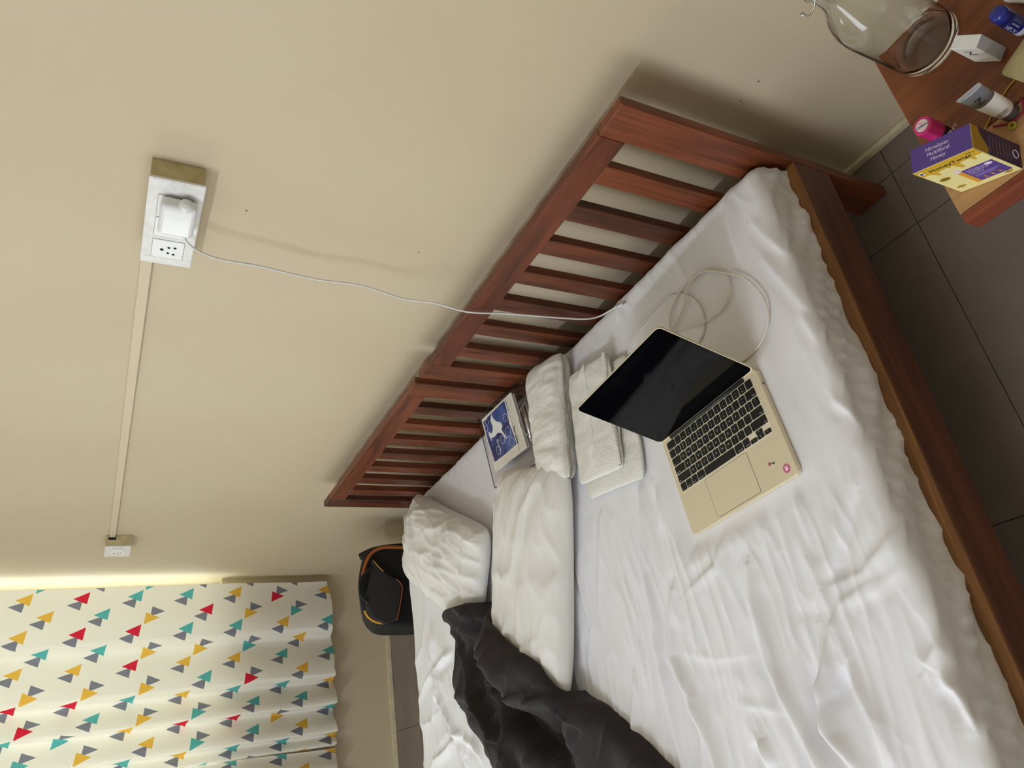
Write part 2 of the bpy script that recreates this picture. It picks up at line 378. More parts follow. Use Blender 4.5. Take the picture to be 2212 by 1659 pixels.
# ---------------------------------------------------------------- mattress under its white sheet
ZM = 0.389
FOLDS = [
 (0.01,[(-0.554, 1.217), (-0.632, 1.23), (-0.765, 1.271), (-0.872, 1.278), (-0.923, 1.288), (-0.988, 1.292), (-1.143, 1.301)]),
 (0.012,[(-0.823, 1.201), (-0.889, 1.237), (-0.945, 1.25), (-1.019, 1.222), (-1.12, 1.198), (-1.4, 1.15)]),
 (0.012,[(-0.834, 0.976), (-0.89, 0.991), (-0.96, 0.993), (-1.006, 0.995), (-1.074, 0.977), (-1.167, 0.95), (-1.4, 0.9)]),
 (0.01,[(-0.963, 0.867), (-1.05, 0.89), (-1.116, 0.905), (-1.172, 0.883)]),
 (0.005,[(-0.613, 1.168), (-0.692, 1.19)]), (0.006,[(-0.744, 1.004), (-0.809, 1.063), (-0.834, 1.157)]),
 (0.004,[(-0.777, 0.877), (-0.879, 0.883), (-0.921, 0.893)]), (0.005,[(-0.759, 1.351), (-0.848, 1.336), (-0.959, 1.358), (-1.047, 1.38)]),
 (0.004,[(-0.557, 1.374), (-0.796, 1.472)]), (0.006,[(-0.954, 1.391), (-1.06, 1.432), (-1.1, 1.421)]),
 (0.006,[(-1.033, 1.216), (-1.147, 1.241)]), (0.003,[(-0.939, 1.224), (-0.969, 1.135), (-0.978, 1.033)]),
 (0.004,[(-1.052, 1.099), (-1.08, 0.997)]), (0.004,[(-0.737, 0.829), (-0.835, 0.83)]),
 (-0.008,[(-0.791, 0.715), (-0.888, 0.788), (-0.904, 0.826)]), (0.006,[(-0.925, 0.737), (-0.94, 0.811), (-0.974, 0.841)]),
 (-0.008,[(-1.028, 0.836), (-1.067, 0.868), (-1.084, 0.898)]), (0.01,[(-1.113, 1.068), (-1.16, 1.061)]),
 (0.004,[(-0.672, 1.537), (-0.829, 1.517), (-0.905, 1.562)]),
 (0.008,[(-0.854, 0.66), (-0.884, 0.702), (-0.909, 0.755), (-0.912, 0.83)]), (0.008,[(-0.986, 0.66), (-1.033, 0.684), (-1.053, 0.711)]),
 (0.008,[(-1.028, 0.84), (-1.08, 0.832), (-1.117, 0.825), (-1.176, 0.832)]), (0.008,[(-0.956, 0.897), (-1.02, 0.901), (-1.094, 0.907), (-1.156, 0.898)]),
 (0.01,[(-0.973, 0.845), (-1.05, 0.887), (-1.124, 0.909), (-1.172, 0.884)]), (0.012,[(-1.07, 0.695), (-1.09, 0.675), (-1.106, 0.67), (-1.143, 0.67)]),
 (0.006,[(-1.081, 0.689), (-1.112, 0.682), (-1.129, 0.681)]), (0.004,[(-0.944, 0.795), (-0.938, 0.74), (-0.918, 0.685)]),
 (0.005,[(-0.233, 0.714), (-0.297, 0.693), (-0.344, 0.672)]), (0.005,[(-0.317, 0.722), (-0.385, 0.7), (-0.448, 0.683)]),
 (0.003,[(-0.468, 0.688), (-0.521, 0.683)]), (0.005,[(-0.632, 0.693), (-0.666, 0.674), (-0.693, 0.671)]),
 (0.008,[(-0.13, 0.74), (-0.185, 0.757), (-0.283, 0.774)]),
 (0.012,[(-0.75, 2.51), (-0.818, 2.503), (-0.899, 2.557)]), (0.01,[(-0.752, 2.498), (-0.782, 2.6), (-0.827, 2.68)]),
 (0.011,[(-0.75, 2.485), (-0.737, 2.407), (-0.728, 2.356)]), (0.012,[(-0.831, 2.507), (-0.893, 2.462), (-0.973, 2.38), (-0.991, 2.32)]),
 (0.011,[(-0.991, 2.32), (-1.017, 2.245), (-1.053, 2.216)]), (0.011,[(-0.973, 2.38), (-1.006, 2.458), (-1.033, 2.586)]),
 (0.011,[(-0.603, 2.497), (-0.662, 2.487), (-0.726, 2.517)]), (0.011,[(-0.997, 2.301), (-1.044, 2.336), (-1.072, 2.323)]),
]
LAP_R = Matrix.Rotation(4.75382, 4, 'Z') @ Matrix.Rotation(0.0446, 4, 'X') @ Matrix.Rotation(-0.0391, 4, 'Y')
LAP_T = Vector((-0.6242, 0.9523, 0.4012))
LAP = Matrix.Translation(LAP_T) @ LAP_R
def calm(X, Y):
    """where things lie the sheet is pressed flat"""
    k = np.ones_like(X)
    for (cx, cy, hx, hy, soft) in ((-0.335, 1.43, 0.18, 0.10, 0.03), (-0.40, 1.31, 0.17, 0.13, 0.03), (-0.21, 1.70, 0.13, 0.17, 0.03)):
        d = np.maximum(np.abs(X-cx)-hx, np.abs(Y-cy)-hy); k = k*sstep(-0.005, soft, d)
    return k
def sheet_h(X, Y):
    h = np.zeros_like(X)
    for A, p in FOLDS:
        f_ = abs(p[-1][0]-p[0][0])/max(1e-6, math.hypot(p[-1][0]-p[0][0], p[-1][1]-p[0][1]))
        h += fold_h(X, Y, p, A*(0.40+1.05*f_**2 if p[0][1] < 2.1 else 1.2), 0.007 + abs(A)*0.45)
    foot = sstep(0.45, 0.9, -X)
    h += (0.0012+0.0028*foot)*fbm(X*5, Y*16, 2, 3)
    h += (0.0006+0.0018*foot)*ridged(X*4+0.35*perlin(X*6, Y*6, 9), Y*13, 5, 2)
    h += (0.0005+0.0028*foot)*ridged(X*2.2+0.3*perlin(X*4, Y*9, 19), Y*24+1.2*perlin(X*2, Y*3, 23), 25, 1)
    far = sstep(2.05, 2.3, Y)*sstep(-0.35, -0.6, X)
    h += far*(0.007*ridged(X*4+0.4*perlin(X*5, Y*5, 4), Y*4+0.4*perlin(X*4, Y*4, 6), 11, 1) + 0.006*perlin(X*5, Y*5, 12) - 0.003)
    h += 0.003*perlin(X*2.2, Y*2.2, 21)
    hd = sstep(-0.30, -0.16, X)
    h += hd*0.004*ridged(X*3, Y*9+0.5*perlin(X*8, Y*8, 3), 14, 2)
    return h*calm(X, Y)
def prof(c0, c1, z_low, r, n_top, over0=0.0, over1=0.0, n_side=10, n_r=9):
    """rounded slab profile: returns coordinate and drop arrays"""
    c, d = [], []
    for i in range(n_side): t = i/n_side; c.append(c0 + over0*math.sin(math.pi*t)); d.append((ZM-z_low) - t*((ZM-z_low)-r))
    for i in range(n_r): a = math.pi/2*i/n_r; c.append(c0 + r - r*math.cos(a)); d.append(r - r*math.sin(a))
    for i in range(n_top+1): c.append(c0+r + (c1-c0-2*r)*i/n_top); d.append(0.0)
    for i in range(1, n_r+1): a = math.pi/2*i/n_r; c.append(c1-r + r*math.sin(a)); d.append(r - r*math.cos(a))
    for i in range(1, n_side+1): t = i/n_side; c.append(c1 + over1*math.sin(math.pi*t)); d.append(r + t*((ZM-z_low)-r))
    return np.array(c), np.array(d)
yc, yd = prof(0.670, 2.700, 0.245, 0.022, 640, -0.006, 0.012)
xc, xd = prof(-2.0, -0.118, 0.245, 0.030, 430, 0, 0)
_m = xd == 0; _q = np.linspace(0, 1, _m.sum()); xc[_m] = xc[_m][0] + (xc[_m][-1]-xc[_m][0])*np.interp(_q, [0, 0.10, 1], [0, 0.36, 1])
H0 = ZM-0.245
Xg, Yg = np.meshgrid(xc, yc, indexing='ij'); DX, DY = np.meshgrid(xd, yd, indexing='ij')
Zg = ZM - H0*(1-(1-DX/H0)*(1-DY/H0))
top = np.clip(1-np.maximum(DX, DY)/0.05, 0, 1)
Zg = Zg + sheet_h(Xg, Yg)*top
side = 1-top
wob = perlin(Xg*9, Zg*14, 31)*0.007 + perlin(Xg*26+Zg*30, Zg*20, 32)*0.005 + 0.009*ridged(Xg*9+Zg*22, Zg*4, 33, 2) - 0.003
Yg = Yg - side*np.where(Yg < 1.5, wob-0.002, -wob*1.5)*(DY > 0.002)
Xg = Xg + side*(perlin(Yg*8, Zg*12, 35)*0.006-0.004)*(DX > 0.002)*(Xg > -1)
# the soft bed gives way under the laptop
Li = LAP.inverted(); n_ = LAP_R.to_3x3() @ Vector((0, 0, 1))
lx = Li[0][0]*Xg + Li[0][1]*Yg + Li[0][2]*0.39 + Li[0][3]; ly = Li[1][0]*Xg + Li[1][1]*Yg + Li[1][2]*0.39 + Li[1][3]
pl = LAP_T.z - (n_.x*(Xg-LAP_T.x) + n_.y*(Yg-LAP_T.y))/n_.z - 0.0122
dd = np.maximum(np.abs(lx)-0.154, np.abs(ly)-0.110); kk = 1-sstep(-0.004, 0.05, dd)
Zg = np.where(top > 0.5, Zg*(1-kk) + pl*kk, Zg)
mt = add('mattress', gridmesh('mattress', Xg, Yg, Zg), M_sheet)
props(mt, 'wide mattress under one wrinkled white sheet across both wooden beds', 'mattress')
def ztop(x, y):
    return ZM + float(sheet_h(np.array([[x]]), np.array([[y]]))[0, 0])

# ---------------------------------------------------------------- pillows
PIL = []
def pillow(label, c, ang, L, W, Tt, Tb, seed, folds=()):
    n, m = 130, 90
    a = np.sin(np.linspace(-np.pi/2, np.pi/2, n)); b = np.sin(np.linspace(-np.pi/2, np.pi/2, m))
    A, Bq = np.meshgrid(a, b, indexing='ij')
    px = L/2*A*(1-0.05*(1-Bq**2)) ; py = W/2*Bq*(1-0.07*(1-A**2))
    kc_ = 1-0.09*(A*A*Bq*Bq)**2; px = px*kc_; py = py*kc_
    e = ((1-np.abs(A)**2.6)*(1-np.abs(Bq)**2.4))
    e = np.clip(e, 0, 1)**0.55
    ca, sa = math.cos(ang), math.sin(ang)
    wx = px*ca - py*sa; wy = px*sa + py*ca
    wr = 0.007*ridged(px*3.2+0.5*perlin(px*5, py*5, seed), py*11+0.5*perlin(px*4, py*3, seed+9), seed, 2) + 0.010*fbm(px*3.5, py*6, seed+3, 2) + 0.0035*ridged(px*6, py*20, seed+5, 1)
    edge = np.clip(1-e, 0, 1)
    wr = wr*(0.75+1.1*edge)*np.minimum(1, e*4)
    for (A_, p_) in folds: wr = wr + fold_h(px, py, p_, A_, 0.013)*np.minimum(1, e*4)
    zt = Tb + Tt*e + wr
    zb = Tb - Tb*np.clip(e*1.6, 0, 1)**0.8 + 0.0012
    wav = 0.006*perlin(px*14, py*14, seed+8)*(1-np.minimum(1, e*3))
    X = np.concatenate([wx, wx[:, ::-1][:, 1:]], 1); Y = np.concatenate([wy, wy[:, ::-1][:, 1:]], 1); Z = np.concatenate([zt+wav, (zb+wav)[:, ::-1][:, 1:]], 1)
    Z = np.maximum(Z, 0.0008)
    z0 = ZM+0.004
    o = add('pillow', gridmesh('pillow', X, Y, Z), M_pillow, None, (c[0], c[1], z0))
    props(o, label, 'pillow', 'white pillows lying on the bed')
    PIL.append((c, ang, L, W, Tt, Tb, z0)); return o
pillow('white pillow lying next to the folded towels and clipboard', (-0.655, 1.675), math.radians(180-19.3), 0.60, 0.36, 0.070, 0.040, 40,
       folds=((0.010, [(0.28, -0.12), (0.20, -0.05), (0.10, 0.0)]), (0.012, [(-0.02, 0.02), (-0.16, 0.05), (-0.25, 0.1)]), (0.008, [(0.15, 0.1), (0.22, 0.0), (0.27, -0.05)]), (-0.006, [(-0.29, -0.152), (0.0, -0.148), (0.28, -0.152)]), (0.007, [(0.27, 0.12), (0.16, 0.06), (0.02, 0.05)])))
pillow('white pillow at the far bed edge beside the black backpack', (-0.430, 2.235), math.radians(59.0+180), 0.66, 0.33, 0.075, 0.040, 60,
       folds=((0.012, [(0.05, 0.12), (0.1, 0.02), (0.2, -0.06)]), (0.010, [(-0.05, -0.1), (-0.12, 0.02), (-0.2, 0.1)]), (0.010, [(0.25, 0.1), (0.28, -0.1)])))
def support(X, Y):
    z = np.full_like(X, ZM+0.002)
    for (c, ang, L, W, Tt, Tb, z0) in PIL:
        ca, sa = math.cos(ang), math.sin(ang); px = ((X-c[0])*ca + (Y-c[1])*sa)/(L/2); py = (-(X-c[0])*sa + (Y-c[1])*ca)/(W/2)
        e = np.clip(1-np.abs(px)**2.6, 0, 1)*np.clip(1-np.abs(py)**2.4, 0, 1); e = e**0.55
        z = np.maximum(z, np.where(e > 0, z0 + Tb + Tt*e + 0.012*np.minimum(1, e*4), ZM+0.002))
    return z

# ---------------------------------------------------------------- dark crumpled blanket
farE = [(-0.646, 2.000), (-0.640, 2.120), (-0.664, 2.229), (-0.722, 2.289), (-0.79, 2.309), (-0.838, 2.315), (-0.889, 2.292), (-0.958, 2.216), (-1.007, 2.17), (-1.084, 2.1), (-1.30, 1.97), (-1.55, 1.88)]
nearE = [(-0.655, 1.960), (-0.693, 1.892), (-0.732, 1.840), (-0.779, 1.762), (-0.825, 1.702), (-0.878, 1.625), (-0.923, 1.606), (-0.965, 1.583), (-0.998, 1.512), (-1.06, 1.425), (-1.137, 1.325), (-1.35, 1.10)]
def resamp(pts, n):
    p = np.array([tuple(v) for v in crom([(x, y, 0) for x, y in pts], 12)])[:, :2]
    s = np.concatenate([[0], np.cumsum(np.linalg.norm(np.diff(p, axis=0), axis=1))]); q = np.linspace(0, s[-1], n)
    return np.stack([np.interp(q, s, p[:, i]) for i in range(2)], -1)
ns, nt_ = 260, 170
fE, nE = resamp(farE, ns), resamp(nearE, ns)
t = np.linspace(0, 1, nt_); s = np.linspace(0, 1, ns)
Sg, Tg = np.meshgrid(s, t, indexing='ij')
bx_ = fE[:, None, 0]*(1-Tg) + nE[:, None, 0]*Tg; by_ = fE[:, None, 1]*(1-Tg) + nE[:, None, 1]*Tg
edge = np.clip(np.minimum(Tg, 1-Tg)*6.5, 0, 1); tip = np.clip(Sg*9, 0, 1)
lift = np.sqrt(np.clip(1-(1-edge)**2, 0, 1))*np.sqrt(np.clip(1-(1-tip)**2, 0, 1))
wd_ = np.linalg.norm(fE-nE, axis=1)[:, None]
dist = Tg*wd_                                             # metres across the cloth
BF = {'r1': (0.030, [(-0.652, 2.201), (-0.705, 2.189), (-0.787, 2.142), (-0.848, 2.109), (-0.907, 2.068), (-0.989, 1.983), (-1.035, 1.93)]),
 'r2': (0.024, [(-0.652, 2.04), (-0.7, 1.986), (-0.757, 1.937), (-0.814, 1.91), (-0.847, 1.912)]),
 'r3': (0.022, [(-0.872, 2.263), (-0.894, 2.163), (-0.924, 2.073), (-0.999, 1.978), (-1.046, 1.909), (-1.093, 1.893), (-1.3, 1.8)]),
 'r3b': (0.018, [(-0.855, 2.111), (-0.907, 2.068), (-0.962, 2.001), (-0.998, 1.96), (-1.1, 1.93)]),
 'r4': (0.026, [(-0.858, 1.951), (-0.911, 1.907), (-0.947, 1.897), (-1.006, 1.888), (-1.051, 1.899), (-1.2, 1.86)]),
 'r5': (0.034, [(-0.79, 1.868), (-0.835, 1.799), (-0.89, 1.756), (-0.925, 1.745), (-0.967, 1.797)]),
 'r6': (0.024, [(-0.94, 1.685), (-0.952, 1.739), (-0.97, 1.798)]), 'r7': (0.024, [(-0.959, 1.617), (-0.965, 1.666), (-0.981, 1.71)]),
 'r8': (0.022, [(-0.972, 1.551), (-0.998, 1.573), (-1.034, 1.618), (-1.061, 1.647), (-1.09, 1.65)]),
 'v1': (-0.050, [(-0.858, 1.933), (-0.89, 1.883), (-0.962, 1.858), (-1.007, 1.81), (-1.054, 1.724), (-1.077, 1.659), (-1.2, 1.6)]),
 'v2': (-0.020, [(-0.726, 2.013), (-0.766, 2.085), (-0.832, 2.064)]),
 'dome': (0.020, [(-0.987, 1.526), (-1.024, 1.454), (-1.098, 1.378), (-1.131, 1.343), (-1.3, 1.2)])}
deep = sum(fold_h(bx_, by_, p_, A_, {'dome': 0.07, 'r5': 0.035, 'v1': 0.030, 'r8': 0.03}.get(k__, 0.016)) for k__, (A_, p_) in BF.items())
sup = support(bx_, by_)
hgt = (0.020+0.022*sstep(0.15, 0.4, Sg)) + deep + 0.007*fbm(bx_*9, by_*9, 80, 2) + 0.010*ridged((bx_*0.8-by_*0.6)*2.2+0.3*perlin(bx_*7, by_*7, 74), (bx_*0.6+by_*0.8)*13+0.5*perlin(bx_*6, by_*6, 75), 76, 1) + 0.022*sstep(0.5, 0.7, Sg)*np.sin(np.pi*Tg)
hgt = np.maximum(hgt, 0.006)*lift
k_ = np.ones(21)/21.0
for _ in range(2): sup = np.apply_along_axis(lambda v: np.convolve(np.pad(v, 10, 'edge'), k_, 'valid'), 1, sup)
for _ in range(3): sup = np.apply_along_axis(lambda v: np.convolve(np.pad(v, 10, 'edge'), k_, 'valid'), 0, np.maximum(sup, support(bx_, by_)))
bz_ = np.maximum(sup, support(bx_, by_)) + 0.003 + hgt
wobx = 0.010*perlin(Sg*14, Tg*3, 82)*(1-edge); woby = 0.012*perlin(Sg*12, Tg*3, 84)*(1-edge)
bx_ = bx_ + wobx; by_ = by_ + woby
bot = np.minimum(support(bx_, by_)+0.001, bz_-0.001)
Xb = np.concatenate([bx_, bx_[:, ::-1]], 1); Yb = np.concatenate([by_, by_[:, ::-1]], 1); Zb = np.concatenate([bz_, bot[:, ::-1]], 1)
bl = add('blanket', gridmesh('blanket', Xb, Yb, Zb), M_blank)
props(bl, 'crumpled dark grey blanket thrown across the two white pillows', 'blanket')

# ---------------------------------------------------------------- towels
def slab(name, cx, cy, z0, L, W, H, ang, seed, parent=None, mat_=None, amp=0.004, round_=0.9, wave=0.0, taper=0.0, sq=0.5, endp=9):
    n, m = 110, 44
    a = np.linspace(-1, 1, n); th = np.linspace(0, 2*np.pi, m+1)
    A, TH = np.meshgrid(a, th, indexing='ij')
    e = sq
    cy_ = np.sign(np.cos(TH))*np.abs(np.cos(TH))**e; cz_ = np.sign(np.sin(TH))*np.abs(np.sin(TH))**(e*1.2)
    endr = (1-np.abs(A)**endp)**0.5
    wloc = W/2*(1+taper*A)
    px = L/2*A; py = wloc*cy_*(0.86+0.14*endr); pz = H/2 + H/2*cz_*(0.25+0.75*endr)
    nz = amp*(fbm(px*16, py*16+pz*20, seed, 3) + 0.6*perlin(px*40, py*40, seed+4))
    pz = np.maximum(pz + nz*(cz_ > -0.5), 0.0); py = py + amp*perlin(px*12, TH*2, seed+6) + wave*np.sin(px*18+seed)
    ca, sa = math.cos(ang), math.sin(ang)
    me = gridmesh(name, px*ca-py*sa, px*sa+py*ca, pz)
    bm = bmesh.new(); bm.from_mesh(me); bmesh.ops.remove_doubles(bm, verts=bm.verts, dist=1e-5)
    bmesh.ops.holes_fill(bm, edges=[e_ for e_ in bm.edges if e_.is_boundary], sides=0)
    bmesh.ops.recalc_face_normals(bm, faces=bm.faces)
    o = add(name, bm, mat_ or M_towel, parent, (cx, cy, z0), smooth=True); return o
t1 = slab('rolled_towel', -0.308, 1.458, ZM+0.003, 0.330, 0.150, 0.078, math.radians(180-9), 3, amp=0.007, taper=-0.14, sq=0.62, endp=6)
props(t1, 'thick rolled white terry towel between the clipboard and the folded towel', 'towel', 'white bath towels on the bed')
t2 = thing('folded_towel', 'flat folded white towel with woven border stripes, partly behind the laptop screen', 'towel', (-0.40, 1.287, ZM+0.003), group='white bath towels on the bed')
A2 = math.radians(180-8)
slab('lower_fold', -0.012, -0.012, 0, 0.30, 0.225, 0.018, A2, 11, t2, amp=0.003)
slab('upper_fold', 0.020, 0.008, 0.0185, 0.285, 0.18, 0.017, A2, 15, t2, amp=0.003, wave=0.002)
R2 = Matrix.Rotation(A2, 4, 'Z')
slab('hem_roll', 0.010, -0.074, 0.030, 0.280, 0.012, 0.011, A2, 18, t2, amp=0.003, wave=0.004, sq=0.9)
bb = bmesh.new()
for k in range(46):
    r = bmesh.ops.create_cube(bb, size=1.0); xx = -0.132+0.0058*k
    bmesh.ops.scale(bb, verts=r['verts'], vec=(0.0022, 0.034, 0.0010)); bmesh.ops.rotate(bb, verts=r['verts'], cent=(0, 0, 0), matrix=Matrix.Rotation(math.radians(38), 3, 'Z'))
    bmesh.ops.translate(bb, verts=r['verts'], vec=(xx, -0.016, 0))
add('border_weave', bb, M_towelb, t2, (0.020, 0.008, 0.0362), R2)['kind'] = 'stuff'

# ---------------------------------------------------------------- clear clipboard with notebook
M_acr = clear_mat('clear_acrylic', (247, 246, 248)); M_acre = clear_mat('acrylic_edge', (180, 176, 180))
CL = frame((-0.237, 1.705, 0.4235), Vector((-0.10, -1, 0.0)), Vector((1.0, -0.1, 0.16)))     # local x: towards the clip end, local y: towards the headboard
CLT = thing('clipboard', 'clear acrylic clipboard with a metal clip leaning by the headboard slats', 'clipboard', (0, 0, 0)); CLT.matrix_world = CL
add('board', prism(rrect(0.300, 0.235, 0.008), -0.0015, 0.0015), M_acr, CLT)
add('board_rim', (lambda bm: (bmesh.ops.bisect_plane(bm, geom=[], plane_co=(0, 0, 0), plane_no=(0, 0, 1)), bm)[1])(tube([Vector((x, y, 0)) for x, y in rrect(0.300, 0.235, 0.008)] + [Vector((*rrect(0.300, 0.235, 0.008)[0], 0))], 0.0017, 6)), M_acre, CLT)
cp = add('clip_plate', B((0.112, 0.140, -0.055, 0.055, 0.0015, 0.006), bevel=0.0015), M_metal, CLT)
add('clip_roll', tube([(0.130, -0.052, 0.010), (0.130, 0.052, 0.010)], 0.0055, 10), M_metal, CLT, smooth=True)
add('clip_lever', tube(crom([(0.138, -0.050, 0.008), (0.122, -0.03, 0.022), (0.118, 0, 0.026), (0.122, 0.03, 0.022), (0.138, 0.050, 0.008)], 6), 0.0016, 6), M_metal, CLT, smooth=True)
M_paper = mat('white_paper_edges', (235, 233, 230), 0.85); M_cover = mat('notebook_cream_cover', (226, 220, 206), 0.5)
m_, nt, p = new_mat('blue_cover_print')
tcn = nt.nodes.new('ShaderNodeTexCoord'); n1 = nt.nodes.new('ShaderNodeTexNoise'); n1.inputs['Scale'].default_value = 18; n1.inputs['Detail'].default_value = 3
nt.links.new(tcn.outputs['Object'], n1.inputs['Vector']); rp = nt.nodes.new('ShaderNodeValToRGB')
rp.color_ramp.elements[0].color = rgba((26, 34, 92)); rp.color_ramp.elements[0].position = 0.35; rp.color_ramp.elements[1].color = rgba((84, 104, 170)); rp.color_ramp.elements[1].position = 0.7
nt.links.new(n1.outputs['Fac'], rp.inputs['Fac']); nt.links.new(rp.outputs['Color'], p.inputs['Base Color']); p.inputs['Roughness'].default_value = 0.3
M_blue = m_
M_white = mat('white_print', (232, 232, 228), 0.5); M_ink = mat('black_print', (22, 20, 22), 0.6); M_wave = mat('grey_wave_print', (150, 144, 134), 0.6)
NB = thing('notebook', 'thin blue and cream sports exercise notebook on the clear clipboard', 'notebook')
NB.matrix_world = CL @ Matrix.Translation((-0.002, 0.012, 0.0018)) @ Matrix.Rotation(math.radians(3), 4, 'Z')
add('pages', B((-0.098, 0.098, -0.082, 0.082, 0.0, 0.011), bevel=0.001), M_paper, NB)
cv = add('cover', prism(rrect(0.202, 0.170, 0.004), 0.011, 0.0122), M_cover, NB)
add('cover_flap', B((0.060, 0.1005, -0.084, 0.084, 0.0145, 0.0155), bevel=0.0004), mat('grey_inner_cover', (150, 150, 164), 0.4), NB, rot=Matrix.Rotation(math.radians(3), 4, 'Y'))
def flat(pts, z, name, m, par, th=0.0002): return add(name, prism(pts, z, z+th), m, par)
flat([(-0.0938, 0.0745), (-0.0959, 0.0078), (-0.0891, -0.058), (-0.0164, -0.0589), (0.0541, -0.0566), (0.0551, -0.0332), (0.0472, 0.0112), (0.0542, 0.0492), (0.0544, 0.0800), (-0.0413, 0.078)], 0.0122, 'cover_picture', M_blue, cv)
fig = [(-0.0339, 0.0760), (-0.0325, 0.0659), (-0.029, 0.0571), (-0.0182, 0.045), (0.0033, 0.0329), (0.0085, 0.021), (-0.0021, 0.0121), (0.0041, -0.004), (0.0135, -0.021), (0.008, -0.022), (-0.0079, 0.0030), (-0.028, 0.0125), (-0.0459, 0.0096), (-0.0578, 0.0103), (-0.0721, 0.0124), (-0.0734, 0.0011), (-0.0776, 0.0135), (-0.0815, 0.0248), (-0.0779, 0.0346), (-0.0706, 0.0334), (-0.0686, 0.0244), (-0.0549, 0.0267), (-0.046, 0.0396), (-0.0500, 0.06), (-0.0435, 0.069)]
flat(fig, 0.0125, 'player_silhouette', M_white, cv)
for (hx, hy, r_) in ((0.036, 0.034, 0.013), (0.028, -0.008, 0.016), (0.034, -0.040, 0.014), (-0.072, 0.066, 0.010), (-0.085, 0.050, 0.010), (-0.0124, -0.016, 0.013), (-0.05, -0.035, 0.014)):
    hp = [Vector((hx+r_*math.cos(i*math.pi/3), hy+r_*math.sin(i*math.pi/3), 0.0126)) for i in range(7)]
    add('football_hexagon', tube(hp, 0.0005, 4), M_white, cv)
for q in range(5): add('wave_line', tube([Vector((0.064+0.0065*q+0.0012*math.sin(i*1.7), -0.078+0.0037*i, 0.0124)) for i in range(43)], 0.00025, 4), M_wave, cv)
for q in range(3): add('wave_line', tube([Vector((-0.090+0.0037*i, -0.0655-0.006*q+0.0012*math.sin(i*1.7), 0.0124)) for i in range(40)], 0.00025, 4), M_wave, cv)
letter('title_lettering', 'Thin Class', 0.0130, M_ink, cv, frame((0.0640, -0.030, 0.0127), (0, -1, 0), (1, 0, 0)), shear=0.3, bold=0.0004)
letter('sport_lettering', 'Sport', 0.0170, M_white, cv, frame((-0.040, -0.020, 0.0127), (0, -1, 0), (1, 0, 0)), shear=0.35)
letter('small_lettering', 'Classroom', 0.0075, M_ink, cv, frame((0.0620, 0.062, 0.0127), (0, -1, 0), (1, 0, 0)), shear=0.3)
letter('small_lettering', 'Note Book', 0.0060, M_ink, cv, frame((-0.0960, -0.040, 0.0127), (0, -1, 0), (1, 0, 0)))

# ---------------------------------------------------------------- laptop
lp = thing('laptop', 'open pale gold laptop with black screen and black keyboard on the white sheet', 'laptop'); lp.matrix_world = LAP
W_, D_ = 0.3041, 0.215
add('base', prism(rrect(W_, D_, 0.012, 8), -0.0110, 0.0, bevel=0.0022, seg=3), M_gold, lp, smooth=False)
add('front_notch', prism(rrect(0.052, 0.005, 0.002, 3, -0.004, -0.1055), -0.0002, 0.0003), M_goldw, lp)
kx0, kx1, ky0, ky1 = -0.1385, 0.1345, -0.0175, 0.0945
add('keyboard_well', prism(rrect(kx1-kx0+0.004, ky1-ky0+0.004, 0.004, 4, (kx0+kx1)/2, (ky0+ky1)/2), 0.00005, 0.0003), M_goldw, lp)
for s_ in (-1, 1): add('rubber_foot', prism([(s_*0.12+0.008*math.cos(i*.6283), 0.08+0.008*math.sin(i*.6283)) for i in range(10)], -0.0121, -0.0109), M_black, lp)
tp = add('trackpad', prism(rrect(0.1245, 0.079, 0.004, 4, -0.0042, -0.0614), 0.0, 0.00035), M_gold, lp)
add('trackpad_seam', tube([Vector((x, y, 0.0002)) for x, y in rrect(0.1251, 0.0796, 0.0042, 4, -0.0042, -0.0614)] + [Vector((*rrect(0.1251, 0.0796, 0.0042, 4, -0.0042, -0.0614)[0], 0.0002))], 0.00035, 4), M_black, tp)
U_ = (kx1-kx0)/14.5; RH = (ky1-ky0)/6; GAP = 0.0026
rows = [
 [('esc', 1.5)] + [('F%d' % i, 1) for i in range(1, 13)] + [('', 1)],
 [('~\n`', 1), ('!\n1', 1), ('@\n2', 1), ('#\n3', 1), ('$\n4', 1), ('%\n5', 1), ('^\n6', 1), ('&\n7', 1), ('*\n8', 1), ('(\n9', 1), (')\n0', 1), ('_\n-', 1), ('+\n=', 1), ('delete', 1.5)],
 [('tab', 1.5)] + [(c, 1) for c in 'QWERTYUIOP'] + [('{\n[', 1), ('}\n]', 1), ('|\n\\', 1)],
 [('caps lock', 1.75)] + [(c, 1) for c in 'ASDFGHJKL'] + [(':\n;', 1), ('"\n\'', 1), ('return', 1.75)],
 [('shift', 2.25)] + [(c, 1) for c in 'ZXCVBNM'] + [('<\n,', 1), ('>\n.', 1), ('?\n/', 1), ('shift ', 2.25)],
 [('fn', 1), ('control', 1), ('option', 1), ('command', 1.25), ('', 5), ('command ', 1.25), ('option ', 1), ('<', 1), ('^v', 1), ('>', 1)]]
kcache = {}
